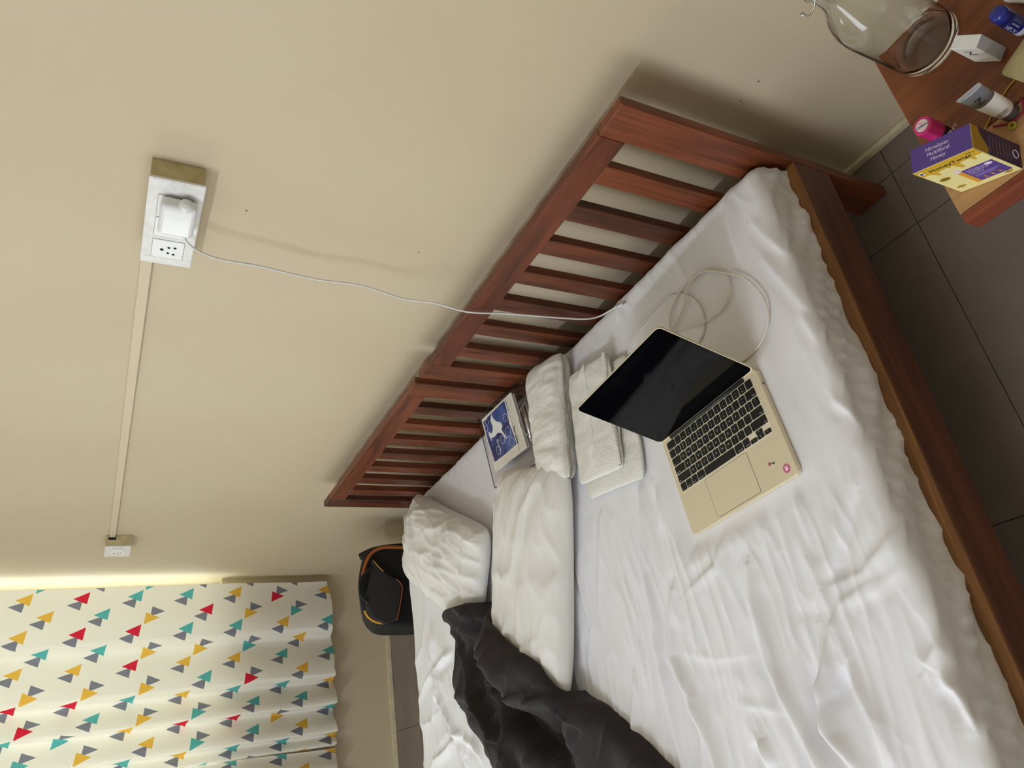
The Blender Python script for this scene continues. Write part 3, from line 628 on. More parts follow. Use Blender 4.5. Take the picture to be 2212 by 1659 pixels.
def key(w, h, cx, cy, txt):
    kk_ = (round(w, 5), round(h, 5))
    if kk_ not in kcache:
        bm = prism(rrect(w, h, 0.0019, 3), 0.0, 0.0012); me = bpy.data.meshes.new('key'); bm.to_mesh(me); bm.free(); me.materials.append(M_key); kcache[kk_] = me
    o = add('key', kcache[kk_], None, lp, (cx, cy, 0.0003)); z = 0.00125
    t_ = txt.strip()
    if not t_: return
    right = txt.endswith(' ') or t_ in ('delete', 'return', 'control', 'option', 'command') and (t_ in ('delete', 'return'))
    if len(t_) == 1 and t_ not in '<>': letter('legend', t_, 0.0062, M_leg, o, Matrix.Translation((0, 0, z)))
    elif t_ in ('<', '>', '^', 'v'): letter('legend', {'<': '<', '>': '>', '^': '^', 'v': 'v'}[t_], 0.0042, M_leg, o, Matrix.Translation((0, 0, z)))
    elif '\n' in t_:
        a_, b_ = t_.split('\n')
        letter('legend', a_, 0.0044, M_leg, o, Matrix.Translation((0, h*0.20, z))); letter('legend', b_, 0.0050, M_leg, o, Matrix.Translation((0, -h*0.20, z)))
    elif t_.startswith('F'): letter('legend', t_, 0.0032, M_leg, o, Matrix.Translation((0, -h*0.25, z))); letter('legend', '*' if int(t_[1:]) < 3 else 'o' if int(t_[1:]) < 7 else '>', 0.0038, M_leg, o, Matrix.Translation((0, h*0.12, z)))
    else:
        al = 'RIGHT' if right else 'LEFT'
        letter('legend', t_, 0.0034, M_leg, o, Matrix.Translation(((w/2-0.0018)*(1 if right else -1), -h*0.30, z)), align=al)
for ri, row in enumerate(rows):
    x = kx0; cyk = ky1 - RH*(ri+0.5)
    for (txt, wu) in row:
        w = wu*U_
        if txt == '^v':
            key(w-GAP, RH/2-GAP*0.55, x+w/2, cyk+RH/4-0.0006, '^'); key(w-GAP, RH/2-GAP*0.55, x+w/2, cyk-RH/4, 'v')
        elif txt in ('<', '>'): key(w-GAP, RH/2-GAP*0.55, x+w/2, cyk-RH/4, txt)
        else: key(w-GAP, RH-GAP, x+w/2, cyk, txt)
        x += w
# lid
ANG = 1.95234
HG = Matrix.Translation((0, D_/2-0.006, 0.0005)) @ Matrix.Rotation(math.pi-ANG, 4, 'X')          # lid local: x width, y up the lid, -z faces the user after opening
# build the lid so that local y runs up the lid and local z is the screen normal
ca_, sa_ = -math.cos(ANG), math.sin(ANG)
LM = Matrix(((1, 0, 0, 0), (0, ca_, -sa_, D_/2-0.006), (0, sa_, ca_, 0.0005), (0, 0, 0, 1)))
def lidpart(name, me, m, par=None):
    o = add(name, me, m, lp); o.matrix_local = LM; return o
lidpart('lid', prism(rrect(W_, 0.210, 0.011, 8, 0, 0.105), -0.0045, -0.0002, bevel=0.0012), M_gold)
scr = lidpart('screen_bezel', prism(rrect(W_-0.003, 0.205, 0.010, 8, 0, 0.1065), -0.0002, 0.0004), M_bezel)
add('screen', B((-0.1445, 0.1445, 0.016, 0.203, 0.0004, 0.0006)), M_screen, scr)
add('camera_notch', B((-0.012, 0.012, 0.1965, 0.2032, 0.0006, 0.0008)), M_bezel, scr)
add('hinge', tube([(-0.118, D_/2-0.0075, -0.001), (0.118, D_/2-0.0075, -0.001)], 0.0052, 12), M_black, lp, smooth=True)
add('magnetic_plug', B((-0.1575, -0.1525, 0.078, 0.100, -0.0075, -0.0035), bevel=0.001), M_wgloss, lp)
for i_, yy in enumerate((0.060, 0.046)): add('side_port', B((-0.1523, -0.15195, yy-0.0045, yy+0.0045, -0.0068, -0.0042)), M_hole, lp)
add('audio_port', B((0.15195, 0.1523, 0.070, 0.074, -0.0072, -0.0036)), M_hole, lp)
# stickers
M_pink = mat('pink_sticker', (206, 92, 136), 0.5); M_mauve = mat('mauve_flower_sticker', (150, 62, 96), 0.5); M_dstem = mat('dark_sticker_stem', (60, 32, 44), 0.5)
st = add('round_sticker', prism([(0.131+0.0080*math.cos(i*math.pi/16), -0.0885+0.0080*math.sin(i*math.pi/16)) for i in range(32)], 0.0, 0.0004), M_pink, lp)
add('sticker_print', prism([(0.131+q[0]*0.0012, -0.0885+q[1]*0.0012) for q in ((-3, -3), (2.4, -3), (3, -1), (1.8, 1), (3, 3.4), (1.6, 4), (0.6, 1.6), (-0.6, 1.6), (-1.6, 4), (-3, 3.4), (-2, 1))], 0.0004, 0.0005), M_white, st)
fs = add('flower_sticker', prism([(0.0995+q*0.0036*math.cos(i*math.pi/5), -0.0655+q*0.0036*math.sin(i*math.pi/5)) for i, q in zip(range(10), [1.25, .6]*5)], 0.0, 0.0004), M_mauve, lp)
add('flower_stem', prism([(0.1025, -0.0670), (0.1105, -0.0700), (0.1115, -0.0660), (0.1085, -0.0680), (0.1095, -0.0640), (0.1070, -0.0670), (0.1025, -0.0662)], 0.0, 0.00045), M_dstem, fs)

# ---------------------------------------------------------------- cables
CA = [(-0.282, 1.153), (-0.266, 1.133), (-0.25, 1.107), (-0.24, 1.076), (-0.234, 1.035), (-0.233, 0.997), (-0.234, 0.973), (-0.246, 0.948), (-0.262, 0.926), (-0.281, 0.911), (-0.307, 0.9), (-0.333, 0.898), (-0.35, 0.903), (-0.368, 0.914), (-0.379, 0.932)]
CB = [(-0.32, 0.988), (-0.326, 0.963), (-0.339, 0.929), (-0.348, 0.904), (-0.354, 0.875), (-0.355, 0.849), (-0.347, 0.829), (-0.333, 0.813), (-0.315, 0.807), (-0.293, 0.809), (-0.277, 0.817), (-0.263, 0.831), (-0.251, 0.853), (-0.244, 0.882), (-0.244, 0.91), (-0.247, 0.934), (-0.255, 0.954), (-0.267, 0.973), (-0.286, 0.986), (-0.31, 0.993)]
CC = [(-0.314, 0.993), (-0.306, 0.972), (-0.29, 0.937), (-0.273, 0.925), (-0.259, 0.913), (-0.25, 0.893), (-0.249, 0.871), (-0.257, 0.847), (-0.276, 0.824), (-0.301, 0.797), (-0.323, 0.775), (-0.349, 0.759), (-0.377, 0.748), (-0.402, 0.743), (-0.426, 0.747), (-0.446, 0.759), (-0.462, 0.778), (-0.473, 0.8), (-0.478, 0.834)]
path = [(-0.44, 1.10), (-0.36, 1.17), (-0.31, 1.17)] + CA + [(-0.385, 0.955), (-0.375, 0.985), (-0.35, 1.0)] + CB + [(-0.34, 1.00), (-0.362, 1.02), (-0.36, 1.045), (-0.335, 1.035)] + CC + [(-0.472, 0.86), (-0.468, 0.90)]
kp = crom([(x, y, 0) for x, y in path], 5)
zz = sheet_h(np.array([[p_.x for p_ in kp]]), np.array([[p_.y for p_ in kp]]))[0]
nA, nB = (3+len(CA)+1)*5, (3+len(CA)+3+len(CB)+2)*5
kp = [Vector((p_.x, p_.y, ZM+0.0030+max(0, z_)+(0 if i < nA else 0.0035 if i < nB else 0.0070 if i < len(kp)-30 else 0.003))) for i, (p_, z_) in enumerate(zip(kp, zz))]
zs = [p_.z for p_ in kp]
for i in range(len(kp)): kp[i].z = sum(zs[max(0, i-4):i+5])/len(zs[max(0, i-4):i+5])
cb = add('charging_cable', tube(kp, 0.0021, 8), M_cable2, smooth=True)
props(cb, 'pale cable lying in loose loops behind the open laptop', 'cable')
WC = [(-0.0680, 1.2545, 1.355), (-0.070, 1.268, 1.351), (-0.075, 1.290, 1.325), (-0.073, 1.308, 1.276), (-0.07, 1.313, 1.201), (-0.068, 1.329, 1.078), (-0.07, 1.323, 0.974), (-0.08, 1.334, 0.87), (-0.1, 1.306, 0.801), (-0.1225, 1.29, 0.724), (-0.130, 1.262, 0.631), (-0.138, 1.237, 0.514), (-0.146, 1.214, 0.445), (-0.142, 1.200, 0.410), (-0.146, 1.165, 0.4005), (-0.151, 1.138, 0.3985)]
wc = thing('adapter_cable', 'thin white cable hanging from the wall adapter down to the bed', 'cable')
add('cord', tube(crom(WC, 8), 0.0022, 8), M_cable, wc, smooth=True)
add('plug_shell', tube([(-0.151, 1.139, 0.3985), (-0.157, 1.117, 0.3965)], 0.0042, 10, flat=0.6), M_wgloss, wc, smooth=True)
add('plug_tip', tube([(-0.157, 1.117, 0.3965), (-0.1585, 1.109, 0.396)], 0.0032, 10, flat=0.5), M_metal, wc, smooth=True)

# ---------------------------------------------------------------- wall sockets
sb = thing('switch_box', 'large white switch and socket box on the wall holding the adapter', 'switch box', (0, 1.13, 1.330))
add('back_box', B((-0.043, 0, 0.001, 0.252, 0.003, 0.096), bevel=0.002), M_boxside, sb)
pt = add('face_plate', B((-0.050, -0.043, -0.001, 0.256, 0.0, 0.098), bevel=0.003), M_worn, sb)
def seam_rect(par, x, y0, y1, z0, z1, r=0.0004):
    add('module_seam', tube([(x, y0, z0), (x, y1, z0), (x, y1, z1), (x, y0, z1), (x, y0, z0)], r, 4), M_line, par)
for (y0, y1) in ((0.041, 0.104), (0.106, 0.163), (0.174, 0.231)):
    add('module', B((-0.0512, -0.0498, y0, y1, 0.020, 0.078), bevel=0.0006), M_wplast, pt); seam_rect(pt, -0.0502, y0-0.001, y1+0.001, 0.019, 0.079)
def pins(par, cy, cz, s=1.0, x=-0.0513):
    for (dy, dz, r) in ((0.0, 0.0135, 0.0037), (-0.009, 0.001, 0.0029), (-0.0105, -0.0105, 0.0029), (0.009, 0.0015, 0.0029), (0.011, -0.009, 0.0029)):
        bm = bmesh.new(); bmesh.ops.create_cone(bm, cap_ends=True, segments=14, radius1=r*s, radius2=r*s, depth=0.0006)
        add('socket_hole', bm, M_hole, par, (x, cy+dy*s, cz+dz*s), Matrix.Rotation(math.pi/2, 4, 'Y'))
pins(pt, 0.2045, 0.0465)
for yy in (0.012, 0.242): add('plate_cap', B((-0.0506, -0.0499, yy-0.010, yy+0.010, 0.004, 0.094), bevel=0.0003), M_worn, pt)
ad = thing('power_adapter', 'square white laptop power adapter plugged into the wall socket', 'adapter', (-0.0514, 1.165, 1.340))
add('adapter_body', B((-0.030, -0.0022, 0.0, 0.088, 0.0, 0.064), bevel=0.012, seg=6), M_wgloss, ad, smooth=False)
add('plug_head', (lambda bm: (bmesh.ops.create_uvsphere(bm, u_segments=24, v_segments=14, radius=0.0145), bmesh.ops.scale(bm, verts=bm.verts, vec=(1.0, 0.95, 1.0)), bm)[2])(bmesh.new()), M_wgloss, ad, (-0.017, 0.006, 0.021), smooth=True)
add('plug_pins', B((-0.003, -0.0004, 0.006, 0.034, 0.016, 0.040)), M_black, ad)
add('port', tube([(-0.0165, 0.0876, 0.0155), (-0.0170, 0.0945, 0.0150), (-0.0180, 0.1010, 0.0130)], [0.0036, 0.0033, 0.0027], 10), M_wgloss, ad, smooth=True)
add('port_mark', B((-0.0165, -0.0125, 0.0878, 0.0883, 0.025, 0.027)), M_line, ad)
cd = add('wall_conduit', B((-0.011, 0, 1.386, 3.338, 1.403, 1.426), bevel=0.0015), mat('cream_painted_trunking', (210, 194, 166), 0.55))
props(cd, 'cream painted cable trunking running along the wall between the two sockets', 'trunking')
fb = thing('socket_box', 'small white socket box on the wall near the curtain', 'socket', (0, 3.338, 1.342))
add('back_box', B((-0.045, 0, 0, 0.135, 0, 0.095), bevel=0.002), M_boxside, fb)
fp = add('face_plate', B((-0.052, -0.045, -0.001, 0.138, -0.001, 0.096), bevel=0.002), M_worn, fb)
add('conduit_hole', B((-0.022, -0.001, -0.0008, 0.0005, 0.058, 0.086)), M_hole, fb)
add('rocker_switch', B((-0.058, -0.052, 0.020, 0.048, 0.028, 0.070), bevel=0.002), M_wplast, fp)
add('module', B((-0.0535, -0.0518, 0.055, 0.115, 0.020, 0.074), bevel=0.0006), M_wplast, fp); pins(fp, 0.085, 0.046, x=-0.0537)

# ---------------------------------------------------------------- curtain
m_ = bpy.data.materials.new('triangle_print_curtain'); m_.use_nodes = True; nt = m_.node_tree; nt.nodes.clear(); V.nt = nt
uvn = nt.nodes.new('ShaderNodeUVMap'); uvn.uv_map = 'UVMap'; sp = nt.nodes.new('ShaderNodeSeparateXYZ'); nt.links.new(uvn.outputs[0], sp.inputs[0])
u_, v_ = V(sp.outputs[0]), V(sp.outputs[1])
def fl_(a): return V.op('FLOOR', a)
def tri(p, q, pts):
    m = None
    for i in range(3):
        ax, ay = pts[i]; bx, by = pts[(i+1) % 3]
        e = (q-ay)*(bx-ax) - (p-ax)*(by-ay)
        m = e if m is None else V.op('MINIMUM', m, e)
    return V.op('GREATER_THAN', m, 0.0)
def rnd(a, b, k):
    w = nt.nodes.new('ShaderNodeTexWhiteNoise'); w.noise_dimensions = '3D'; c = nt.nodes.new('ShaderNodeCombineXYZ')
    nt.links.new(a.k, c.inputs[0]); nt.links.new(b.k, c.inputs[1]); c.inputs[2].default_value = k; nt.links.new(c.outputs[0], w.inputs[0]); return V(w.outputs[0])
CWd, CHt = 0.176, 0.2265
layers = []
for li, (du, dv) in enumerate(((0.150, 0.1787), (0.061, 0.0433))):
    uu = (u_ + (du+20*CWd))/CWd; vv = (v_ + dv)/CHt
    cu, cv_ = fl_(uu), fl_(vv)
    flip = V.op('GREATER_THAN', rnd(cu, cv_, 3.1+li), 0.5 if li else 0.88)*(-2.0) + 1.0
    p = (uu-cu-0.5)*CWd*flip; q = (vv-cv_-0.5)*CHt*flip
    tc_ = tri(p, q, [(0.0139, 0.0255), (-0.0147, -0.0330), (0.0453, -0.0413)]); tg = tri(p, q, [(-0.0167, 0.0493), (-0.0461, -0.0072), (0.0064, -0.0143)])
    layers.append((tc_, tg, rnd(cu, cv_, 9.7+li)))
def mixc(f, a, b):
    n = nt.nodes.new('ShaderNodeMix'); n.data_type = 'RGBA'
    nt.links.new(f.k, n.inputs[0])
    for v, s_ in ((a, n.inputs[6]), (b, n.inputs[7])):
        if isinstance(v, tuple): s_.default_value = v
        else: nt.links.new(v, s_)
    return n.outputs[2]
col = rgba((240, 236, 224))
for (tc_, tg, rn) in layers:
    hue = mixc(V.op('GREATER_THAN', rn, 0.89), mixc(V.op('GREATER_THAN', rn, 0.56), rgba((92, 178, 176)), rgba((232, 184, 76))), rgba((214, 44, 66)))
    col = mixc(tg, col, rgba((128, 130, 142))); col = mixc(tc_, col, hue)
df = nt.nodes.new('ShaderNodeBsdfDiffuse'); tr = nt.nodes.new('ShaderNodeBsdfTranslucent'); mx = nt.nodes.new('ShaderNodeMixShader'); mx.inputs[0].default_value = 0.13
nt.links.new(col, df.inputs[0]); nt.links.new(col, tr.inputs[0]); out = nt.nodes.new('ShaderNodeOutputMaterial')
nt.links.new(df.outputs[0], mx.inputs[1]); nt.links.new(tr.outputs[0], mx.inputs[2]); nt.links.new(mx.outputs[0], out.inputs[0])
M_curt = m_
M_hem = mat('curtain_hem_cloth', (236, 232, 224), 0.9)
def curtain(label, xs, amps, u0, slant=0.0):
    """xs: pleat lines from the wall outwards (decreasing x)"""
    px, py = [], []
    for (a, b), am in zip(zip(xs, xs[1:]), amps):
        for i in range(40):
            t_ = i/40; px.append(a+(b-a)*t_); tr_ = t_/0.87
            py.append(-am*((0.5-0.5*math.cos(math.pi*tr_))**0.8 if tr_ < 1 else 0.5+0.5*math.cos(math.pi*(t_-0.87)/0.13)))
    px.append(xs[-1]); py.append(0.0)
    px, py = np.array(px), np.array(py)
    ul = u0 - np.concatenate([[0], np.cumsum(np.hypot(np.diff(px), np.diff(py)*0.8))])
    z = np.concatenate([np.linspace(0.355, 0.45, 14), np.linspace(0.47, 2.405, 70)])
    PX, Zc = np.meshgrid(px, z, indexing='ij'); PY = np.repeat(py[:, None], len(z), 1); UU = np.repeat(ul[:, None], len(z), 1)
    zb = (Zc-0.36)/2.0
    PX = PX + 0.030*(zb)*(PX+0.05)*slant + 0.004*perlin(Zc*3, PX*5, 90)
    PY = 3.985 + PY*(1.15-0.5*zb) + 0.006*perlin(PX*9, Zc*3, 91)
    hem = 0.012*np.abs(np.sin((PX+0.06)*14))*sstep(0.5, 0.355, Zc)
    Zq = Zc - hem + 0.02*sstep(0.6, 0.35, Zc)*(-PX-0.4)*(-0.25)
    c = thing('curtain', label, 'curtain', (0, 0, 0), group='printed window curtains')
    add('cloth', gridmesh('cloth', PX, PY, Zq, uv=(UU, Zc)), M_curt, c)
    add('hem', gridmesh('hem', PX[:, :14], PY[:, :14]+0.0025, Zq[:, :14]+0.0005), M_hem, c)
    return c
curtain('white curtain with coloured triangle print hanging closest to the room corner', [-0.048, -0.345, -0.567, -0.690, -0.815, -0.862], [0.060, 0.075, 0.065, 0.055, 0.02], 0.0, slant=1.0)
curtain('white curtain with coloured triangle print farther from the room corner', [-0.874, -1.0, -1.14, -1.28, -1.41, -1.53, -1.64], [0.06]*6, -0.93, slant=-0.6)
rod = thing('curtain_rod', 'slim metal curtain rod above the window', 'curtain rod', (0, 3.985, 2.425))
add('rod', tube([(-0.02, 0, 0), (-2.95, 0, 0)], 0.010, 12), M_metal, rod, smooth=True)
for x_ in (-0.03, -1.5, -2.9): add('bracket', B((x_-0.008, x_+0.008, 0, 0.071, -0.012, 0.004)), M_metal, rod)

# ---------------------------------------------------------------- backpack
M_bag = mat('black_nylon', (17, 17, 18), 0.7, bump=(900, 0.2, 0.0005)); M_bag2 = mat('charcoal_nylon_panel', (42, 42, 43), 0.72, bump=(900, 0.2, 0.0005))
M_org = mat('orange_lining', (170, 92, 34), 0.65); M_yel = mat('yellow_lining', (206, 150, 48), 0.65)
bp = thing('backpack', 'black backpack with orange zip lining standing behind the bed under the curtain', 'backpack', (-0.32, 3.0, 0.0))
def W3(x, y, z): return (x+0.32, y-3.0, z)
sil = [(-0.50, 0.004), (-0.507, 0.15), (-0.505, 0.27), (-0.497, 0.40), (-0.468, 0.452), (-0.425, 0.476), (-0.36, 0.486), (-0.29, 0.482), (-0.205, 0.458), (-0.168, 0.425), (-0.152, 0.36), (-0.145, 0.27), (-0.143, 0.12), (-0.15, 0.004)]
sil = [sil[0]] + [(v.x, v.y) for v in crom([(x, z, 0) for x, z in sil[1:-1]], 4)] + [sil[-1]]
bm = prism([(x+0.32, z) for x, z in sil], -0.21, 0.0, bevel=0.02, seg=4)
bmesh.ops.rotate(bm, verts=bm.verts, cent=(0, 0, 0), matrix=Matrix.Rotation(math.pi/2, 3, 'X'))
for v in bm.verts:
    if v.co.y > 0.1: v.co.z *= 0.88
body = add('bag_body', bm, M_bag, bp)
pan = [(-0.224, 0.431), (-0.238, 0.421), (-0.275, 0.39), (-0.313, 0.329), (-0.335, 0.312), (-0.36, 0.308), (-0.433, 0.327), (-0.484, 0.342), (-0.496, 0.398), (-0.468, 0.446), (-0.426, 0.468), (-0.385, 0.469), (-0.33, 0.452), (-0.274, 0.438)]
bm = prism([(x+0.32, z) for x, z in pan], 0.0, 0.022, bevel=0.008, seg=3)
bmesh.ops.rotate(bm, verts=bm.verts, cent=(0, 0, 0), matrix=Matrix.Rotation(math.pi/2, 3, 'X'))
add('front_panel', bm, M_bag2, bp)
def strip(name, pts, r, m, y=2.996, flat_=0.5): return add(name, tube(crom([W3(x, y, z) for x, z in pts], 6), r, 8), m, bp, smooth=True)
strip('zip_lining', [(-0.30, 0.472), (-0.284, 0.470), (-0.252, 0.461), (-0.22, 0.447), (-0.195, 0.428), (-0.176, 0.398), (-0.168, 0.36), (-0.170, 0.283), (-0.172, 0.20)], 0.0075, M_org)
strip('zip_lining', [(-0.435, 0.474), (-0.460, 0.462), (-0.482, 0.433), (-0.490, 0.40)], 0.005, M_yel, y=2.990)
strip('panel_piping', [(-0.313, 0.331), (-0.335, 0.313), (-0.36, 0.309), (-0.433, 0.327), (-0.484, 0.344)], 0.0022, M_org, y=2.976)
strip('panel_piping', [(-0.232, 0.428), (-0.255, 0.410), (-0.280, 0.386)], 0.0022, M_yel, y=2.977)
strip('carry_handle', [(-0.262, 0.436), (-0.285, 0.462), (-0.298, 0.478), (-0.329, 0.492), (-0.364, 0.494), (-0.388, 0.484), (-0.408, 0.462)], 0.007, M_bag, y=2.972)
add('shoulder_strap', tube(crom([W3(-0.165, 3.15, 0.43), W3(-0.140, 3.14, 0.37), W3(-0.130, 3.13, 0.28), W3(-0.128, 3.12, 0.15), W3(-0.14, 3.12, 0.06)], 6), 0.016, 10), M_bag, bp, smooth=True)

# ---------------------------------------------------------------- side table
ZT_ = 0.53
tb = thing('side_table', 'small wooden side table with bottle, soap and honey box on top', 'table', (-0.43, 0.0, 0.0))
def TB(x0, x1, y0, y1, z0, z1, bevel=0.002): return B((x0+0.43, x1+0.43, y0, y1, z0, z1), bevel=bevel, seg=2)
TY0, TY1 = -0.20, 0.3405
add('top_board', TB(-0.4905, -0.2850, TY0, TY1, ZT_-0.030, ZT_), M_tabd, tb)
add('top_board', TB(-0.5690, -0.4915, TY0, TY1, ZT_-0.030, ZT_-0.0004), M_tabl, tb)
add('edge_board', TB(-0.5830, -0.5692, TY0, TY1, ZT_-0.034, ZT_-0.0002, bevel=0.003), M_tabr, tb)
for (x_, y_) in ((-0.545, 0.262), (-0.325, 0.300), (-0.545, -0.16), (-0.325, -0.16)):
    add('leg', TB(x_-0.02, x_+0.02, y_-0.02, y_+0.02, 0, ZT_-0.030), M_tableg, tb)
add('apron', TB(-0.525, -0.345, 0.288, 0.304, ZT_-0.085, ZT_-0.030), M_tableg, tb)
add('apron', TB(-0.555, -0.540, -0.14, 0.242, ZT_-0.085, ZT_-0.030), M_tableg, tb)
add('stretcher', TB(-0.335, -0.315, -0.14, 0.28, 0.12, 0.16), M_tableg, tb); add('stretcher', TB(-0.555, -0.535, -0.14, 0.242, 0.12, 0.16), M_tableg, tb)

# glass bottle
m_, nt, p = new_mat('clear_bottle_glass'); p.inputs['Base Color'].default_value = (0.97, 0.985, 0.975, 1); p.inputs['Roughness'].default_value = 0.0
p.inputs['Transmission Weight'].default_value = 1.0; p.inputs['IOR'].default_value = 1.45
M_glass = m_
bo = thing('glass_bottle', 'tall clear glass swing-top bottle on the side table', 'bottle', (-0.331, 0.273, ZT_+0.0005))
prof_o = [(0.0, 0.003), (0.030, 0.0015), (0.036, 0.0), (0.041, 0.002), (0.0435, 0.008), (0.0440, 0.030), (0.0440, 0.115), (0.0432, 0.128), (0.0405, 0.142), (0.035, 0.157), (0.027, 0.171), (0.0205, 0.182), (0.0170, 0.194), (0.0155, 0.21), (0.0150, 0.232), (0.0180, 0.236), (0.0180, 0.250), (0.0150, 0.254)]
prof_i = [(0.0125, 0.253), (0.0125, 0.232), (0.0130, 0.21), (0.0145, 0.194), (0.018, 0.182), (0.0245, 0.171), (0.0325, 0.157), (0.038, 0.142), (0.0408, 0.128), (0.0416, 0.115), (0.0416, 0.030), (0.0408, 0.014), (0.036, 0.008), (0.0, 0.010)]
add('glass_body', lathe(prof_o+prof_i, 64), M_glass, bo, smooth=True)
add('stopper', lathe([(0, 0.245), (0.0115, 0.245), (0.0125, 0.256), (0.015, 0.258), (0.015, 0.272), (0.010, 0.280), (0, 0.281)], 24), M_wgloss, bo, smooth=True)
add('wire_bail', tube(crom([(0.019, 0.0, 0.232), (0.022, 0.008, 0.25), (0.016, 0.004, 0.275), (0.0, 0.0, 0.284), (-0.016, 0.004, 0.275), (-0.022, 0.008, 0.25), (-0.019, 0.0, 0.232)], 6), 0.0011, 6), M_metal, bo, smooth=True)
add('wire_collar', tube([(0.0172*math.cos(i*math.pi/12), 0.0172*math.sin(i*math.pi/12), 0.222) for i in range(25)], 0.0011, 6), M_metal, bo, smooth=True)
add('wire_lever', tube(crom([(-0.0172, 0.0, 0.228), (-0.022, 0.012, 0.22), (-0.018, 0.024, 0.214), (-0.010, 0.0275, 0.2165), (-0.013, 0.0285, 0.2205), (-0.016, 0.027, 0.217)], 6), 0.0011, 6), M_metal, bo, smooth=True)

# soap box
M_card = mat('white_card_box', (232, 230, 228), 0.6); M_cardg = mat('grey_card_panel', (176, 176, 184), 0.6)
so = thing('soap_box', 'small white soap carton with a black letter on the side table', 'box'); r_ = Vector((-0.025, -0.022, 0)); d_ = Vector((0.022, -0.025, 0)).normalized()
FR = frame((-0.404, 0.241, ZT_+0.0004), r_, (0, 0, 1)); so.matrix_world = FR      # local x along the lettered face, y up, z out of the face
add('carton', B((0, 0.0335, 0, 0.0525, -0.0158, 0), bevel=0.0006, seg=1), M_card, so)
add('grey_side', B((0.0334, 0.0337, 0.0006, 0.0519, -0.0152, -0.0006)), M_cardg, so)
letter('logo_letter', 'Z', 0.0170, M_ink, so, Matrix.Translation((0.0155, 0.0335, 0.0003)))
letter('logo_caption', 'ZOSTEL', 0.0022, M_ink, so, Matrix.Translation((0.0175, 0.0245, 0.0003)))
letter('name_lettering', 'SOAP', 0.0042, M_ink, so, Matrix.Translation((0.0175, 0.0095, 0.0003)))

# body lotion tube standing on its cap
tu = thing('lotion_tube', 'white and grey lotion tube standing on its dark cap on the side table', 'tube', (-0.4965, 0.239, ZT_+0.0004))
M_tubew = mat('white_tube_plastic', (226, 225, 222), 0.3); M_tubeg = mat('silver_grey_tube_end', (138, 142, 152), 0.28, metal=0.35); M_capg = mat('dark_grey_cap', (84, 80, 80), 0.35)
def loft(secs, n=28):
    bm = bmesh.new(); rings = []
    for (z, a, b) in secs: rings.append([bm.verts.new((a*math.cos(2*math.pi*i/n), b*math.sin(2*math.pi*i/n), z)) for i in range(n)])
    for p_, q_ in zip(rings, rings[1:]):
        for i in range(n): bm.faces.new((p_[i], p_[(i+1) % n], q_[(i+1) % n], q_[i]))
    bm.faces.new(list(reversed(rings[0]))); bm.faces.new(rings[-1]); bmesh.ops.recalc_face_normals(bm, faces=bm.faces); return bm
add('cap', loft([(0, 0.0098, 0.0098), (0.001, 0.0102, 0.0102), (0.013, 0.0102, 0.0102), (0.014, 0.0098, 0.0098)]), M_capg, tu, smooth=False)
add('tube_body', loft([(0.014, 0.0098, 0.0098), (0.016, 0.0110, 0.0112), (0.030, 0.0108, 0.0118), (0.056, 0.0078, 0.0128)]), M_tubew, tu, smooth=True)
add('tube_end', loft([(0.056, 0.0078, 0.0128), (0.070, 0.0045, 0.0133), (0.080, 0.0012, 0.0136), (0.081, 0.0007, 0.0137)]), M_tubeg, tu, smooth=True)
add('crimp', B((-0.0008, 0.0008, -0.0138, 0.0138, 0.081, 0.0875), bevel=0.0002), mat('clear_grey_crimp', (176, 176, 180), 0.25), tu)
letter('logo_letter', 'Z', 0.0140, M_ink, tu, frame((-0.0062, 0.001, 0.066), (0, -1, 0), (0.25, 0, 1)))
for i_, w_ in enumerate(('Hand Lotion', 'Body Lotion')): letter('name_lettering', w_, 0.0030, M_ink, tu, frame((-0.0118, 0.0005, 0.0285-0.0040*i_), (0, -1, 0), (0.1, 0, 1)), bold=0.0001)

# honey carton
hb = thing('honey_box', 'purple and yellow honey carton at the corner of the side table', 'box')
HM = frame((-0.545, 0.326, ZT_+0.0004), (-0.023, -0.067, 0), (0, 0, 1)); hb.matrix_world = HM     # x along the front, y up, z out of the front
HL, HH, HD = 0.0708, 0.0985, 0.0304
M_pur = mat('purple_carton_print', (84, 60, 136), 0.55); M_purd = mat('dark_purple_carton_side', (58, 40, 74), 0.6); M_crm = mat('cream_carton_print', (232, 218, 150), 0.55); M_yl = mat('golden_yellow_carton_print', (206, 164, 40), 0.55); M_yd = mat('ochre_print', (170, 132, 34), 0.6); M_amber = mat('amber_honey_print', (222, 152, 40), 0.5)
M_lil = mat('pale_lilac_lettering', (222, 210, 232), 0.6)
add('carton_body', B((0, HL, 0, HH, -HD, 0), bevel=0.0005, seg=1), M_crm, hb)
add('top_panel', B((0.0004, HL-0.0004, HH-0.0001, HH+0.0003, -HD+0.0004, -0.0004)), M_pur, hb)
add('side_panel', B((HL-0.0001, HL+0.0003, 0.0004, HH-0.0004, -HD+0.0004, -0.0004)), M_purd, hb)
def fp_(name, pts, m, z=0.0, th=0.0003): return add(name, prism(pts, z, z+th), m, hb)
drip = [(0.0004, HH-0.0004), (0.0004, 0.080), (0.010, 0.0785), (0.0145, 0.068), (0.0165, 0.067), (0.0175, 0.077), (0.030, 0.0795), (0.0315, 0.0745), (0.033, 0.0795), (0.036, 0.0785), (0.039, 0.064), (0.0425, 0.064), (0.0435, 0.078), (0.056, 0.080), (0.0575, 0.071), (0.0595, 0.071), (0.061, 0.080), (HL-0.0004, 0.080), (HL-0.0004, HH-0.0004)]
drip = [(x, y) for x, y in drip]
fp_('honey_drip', list(reversed(drip)), M_yl)
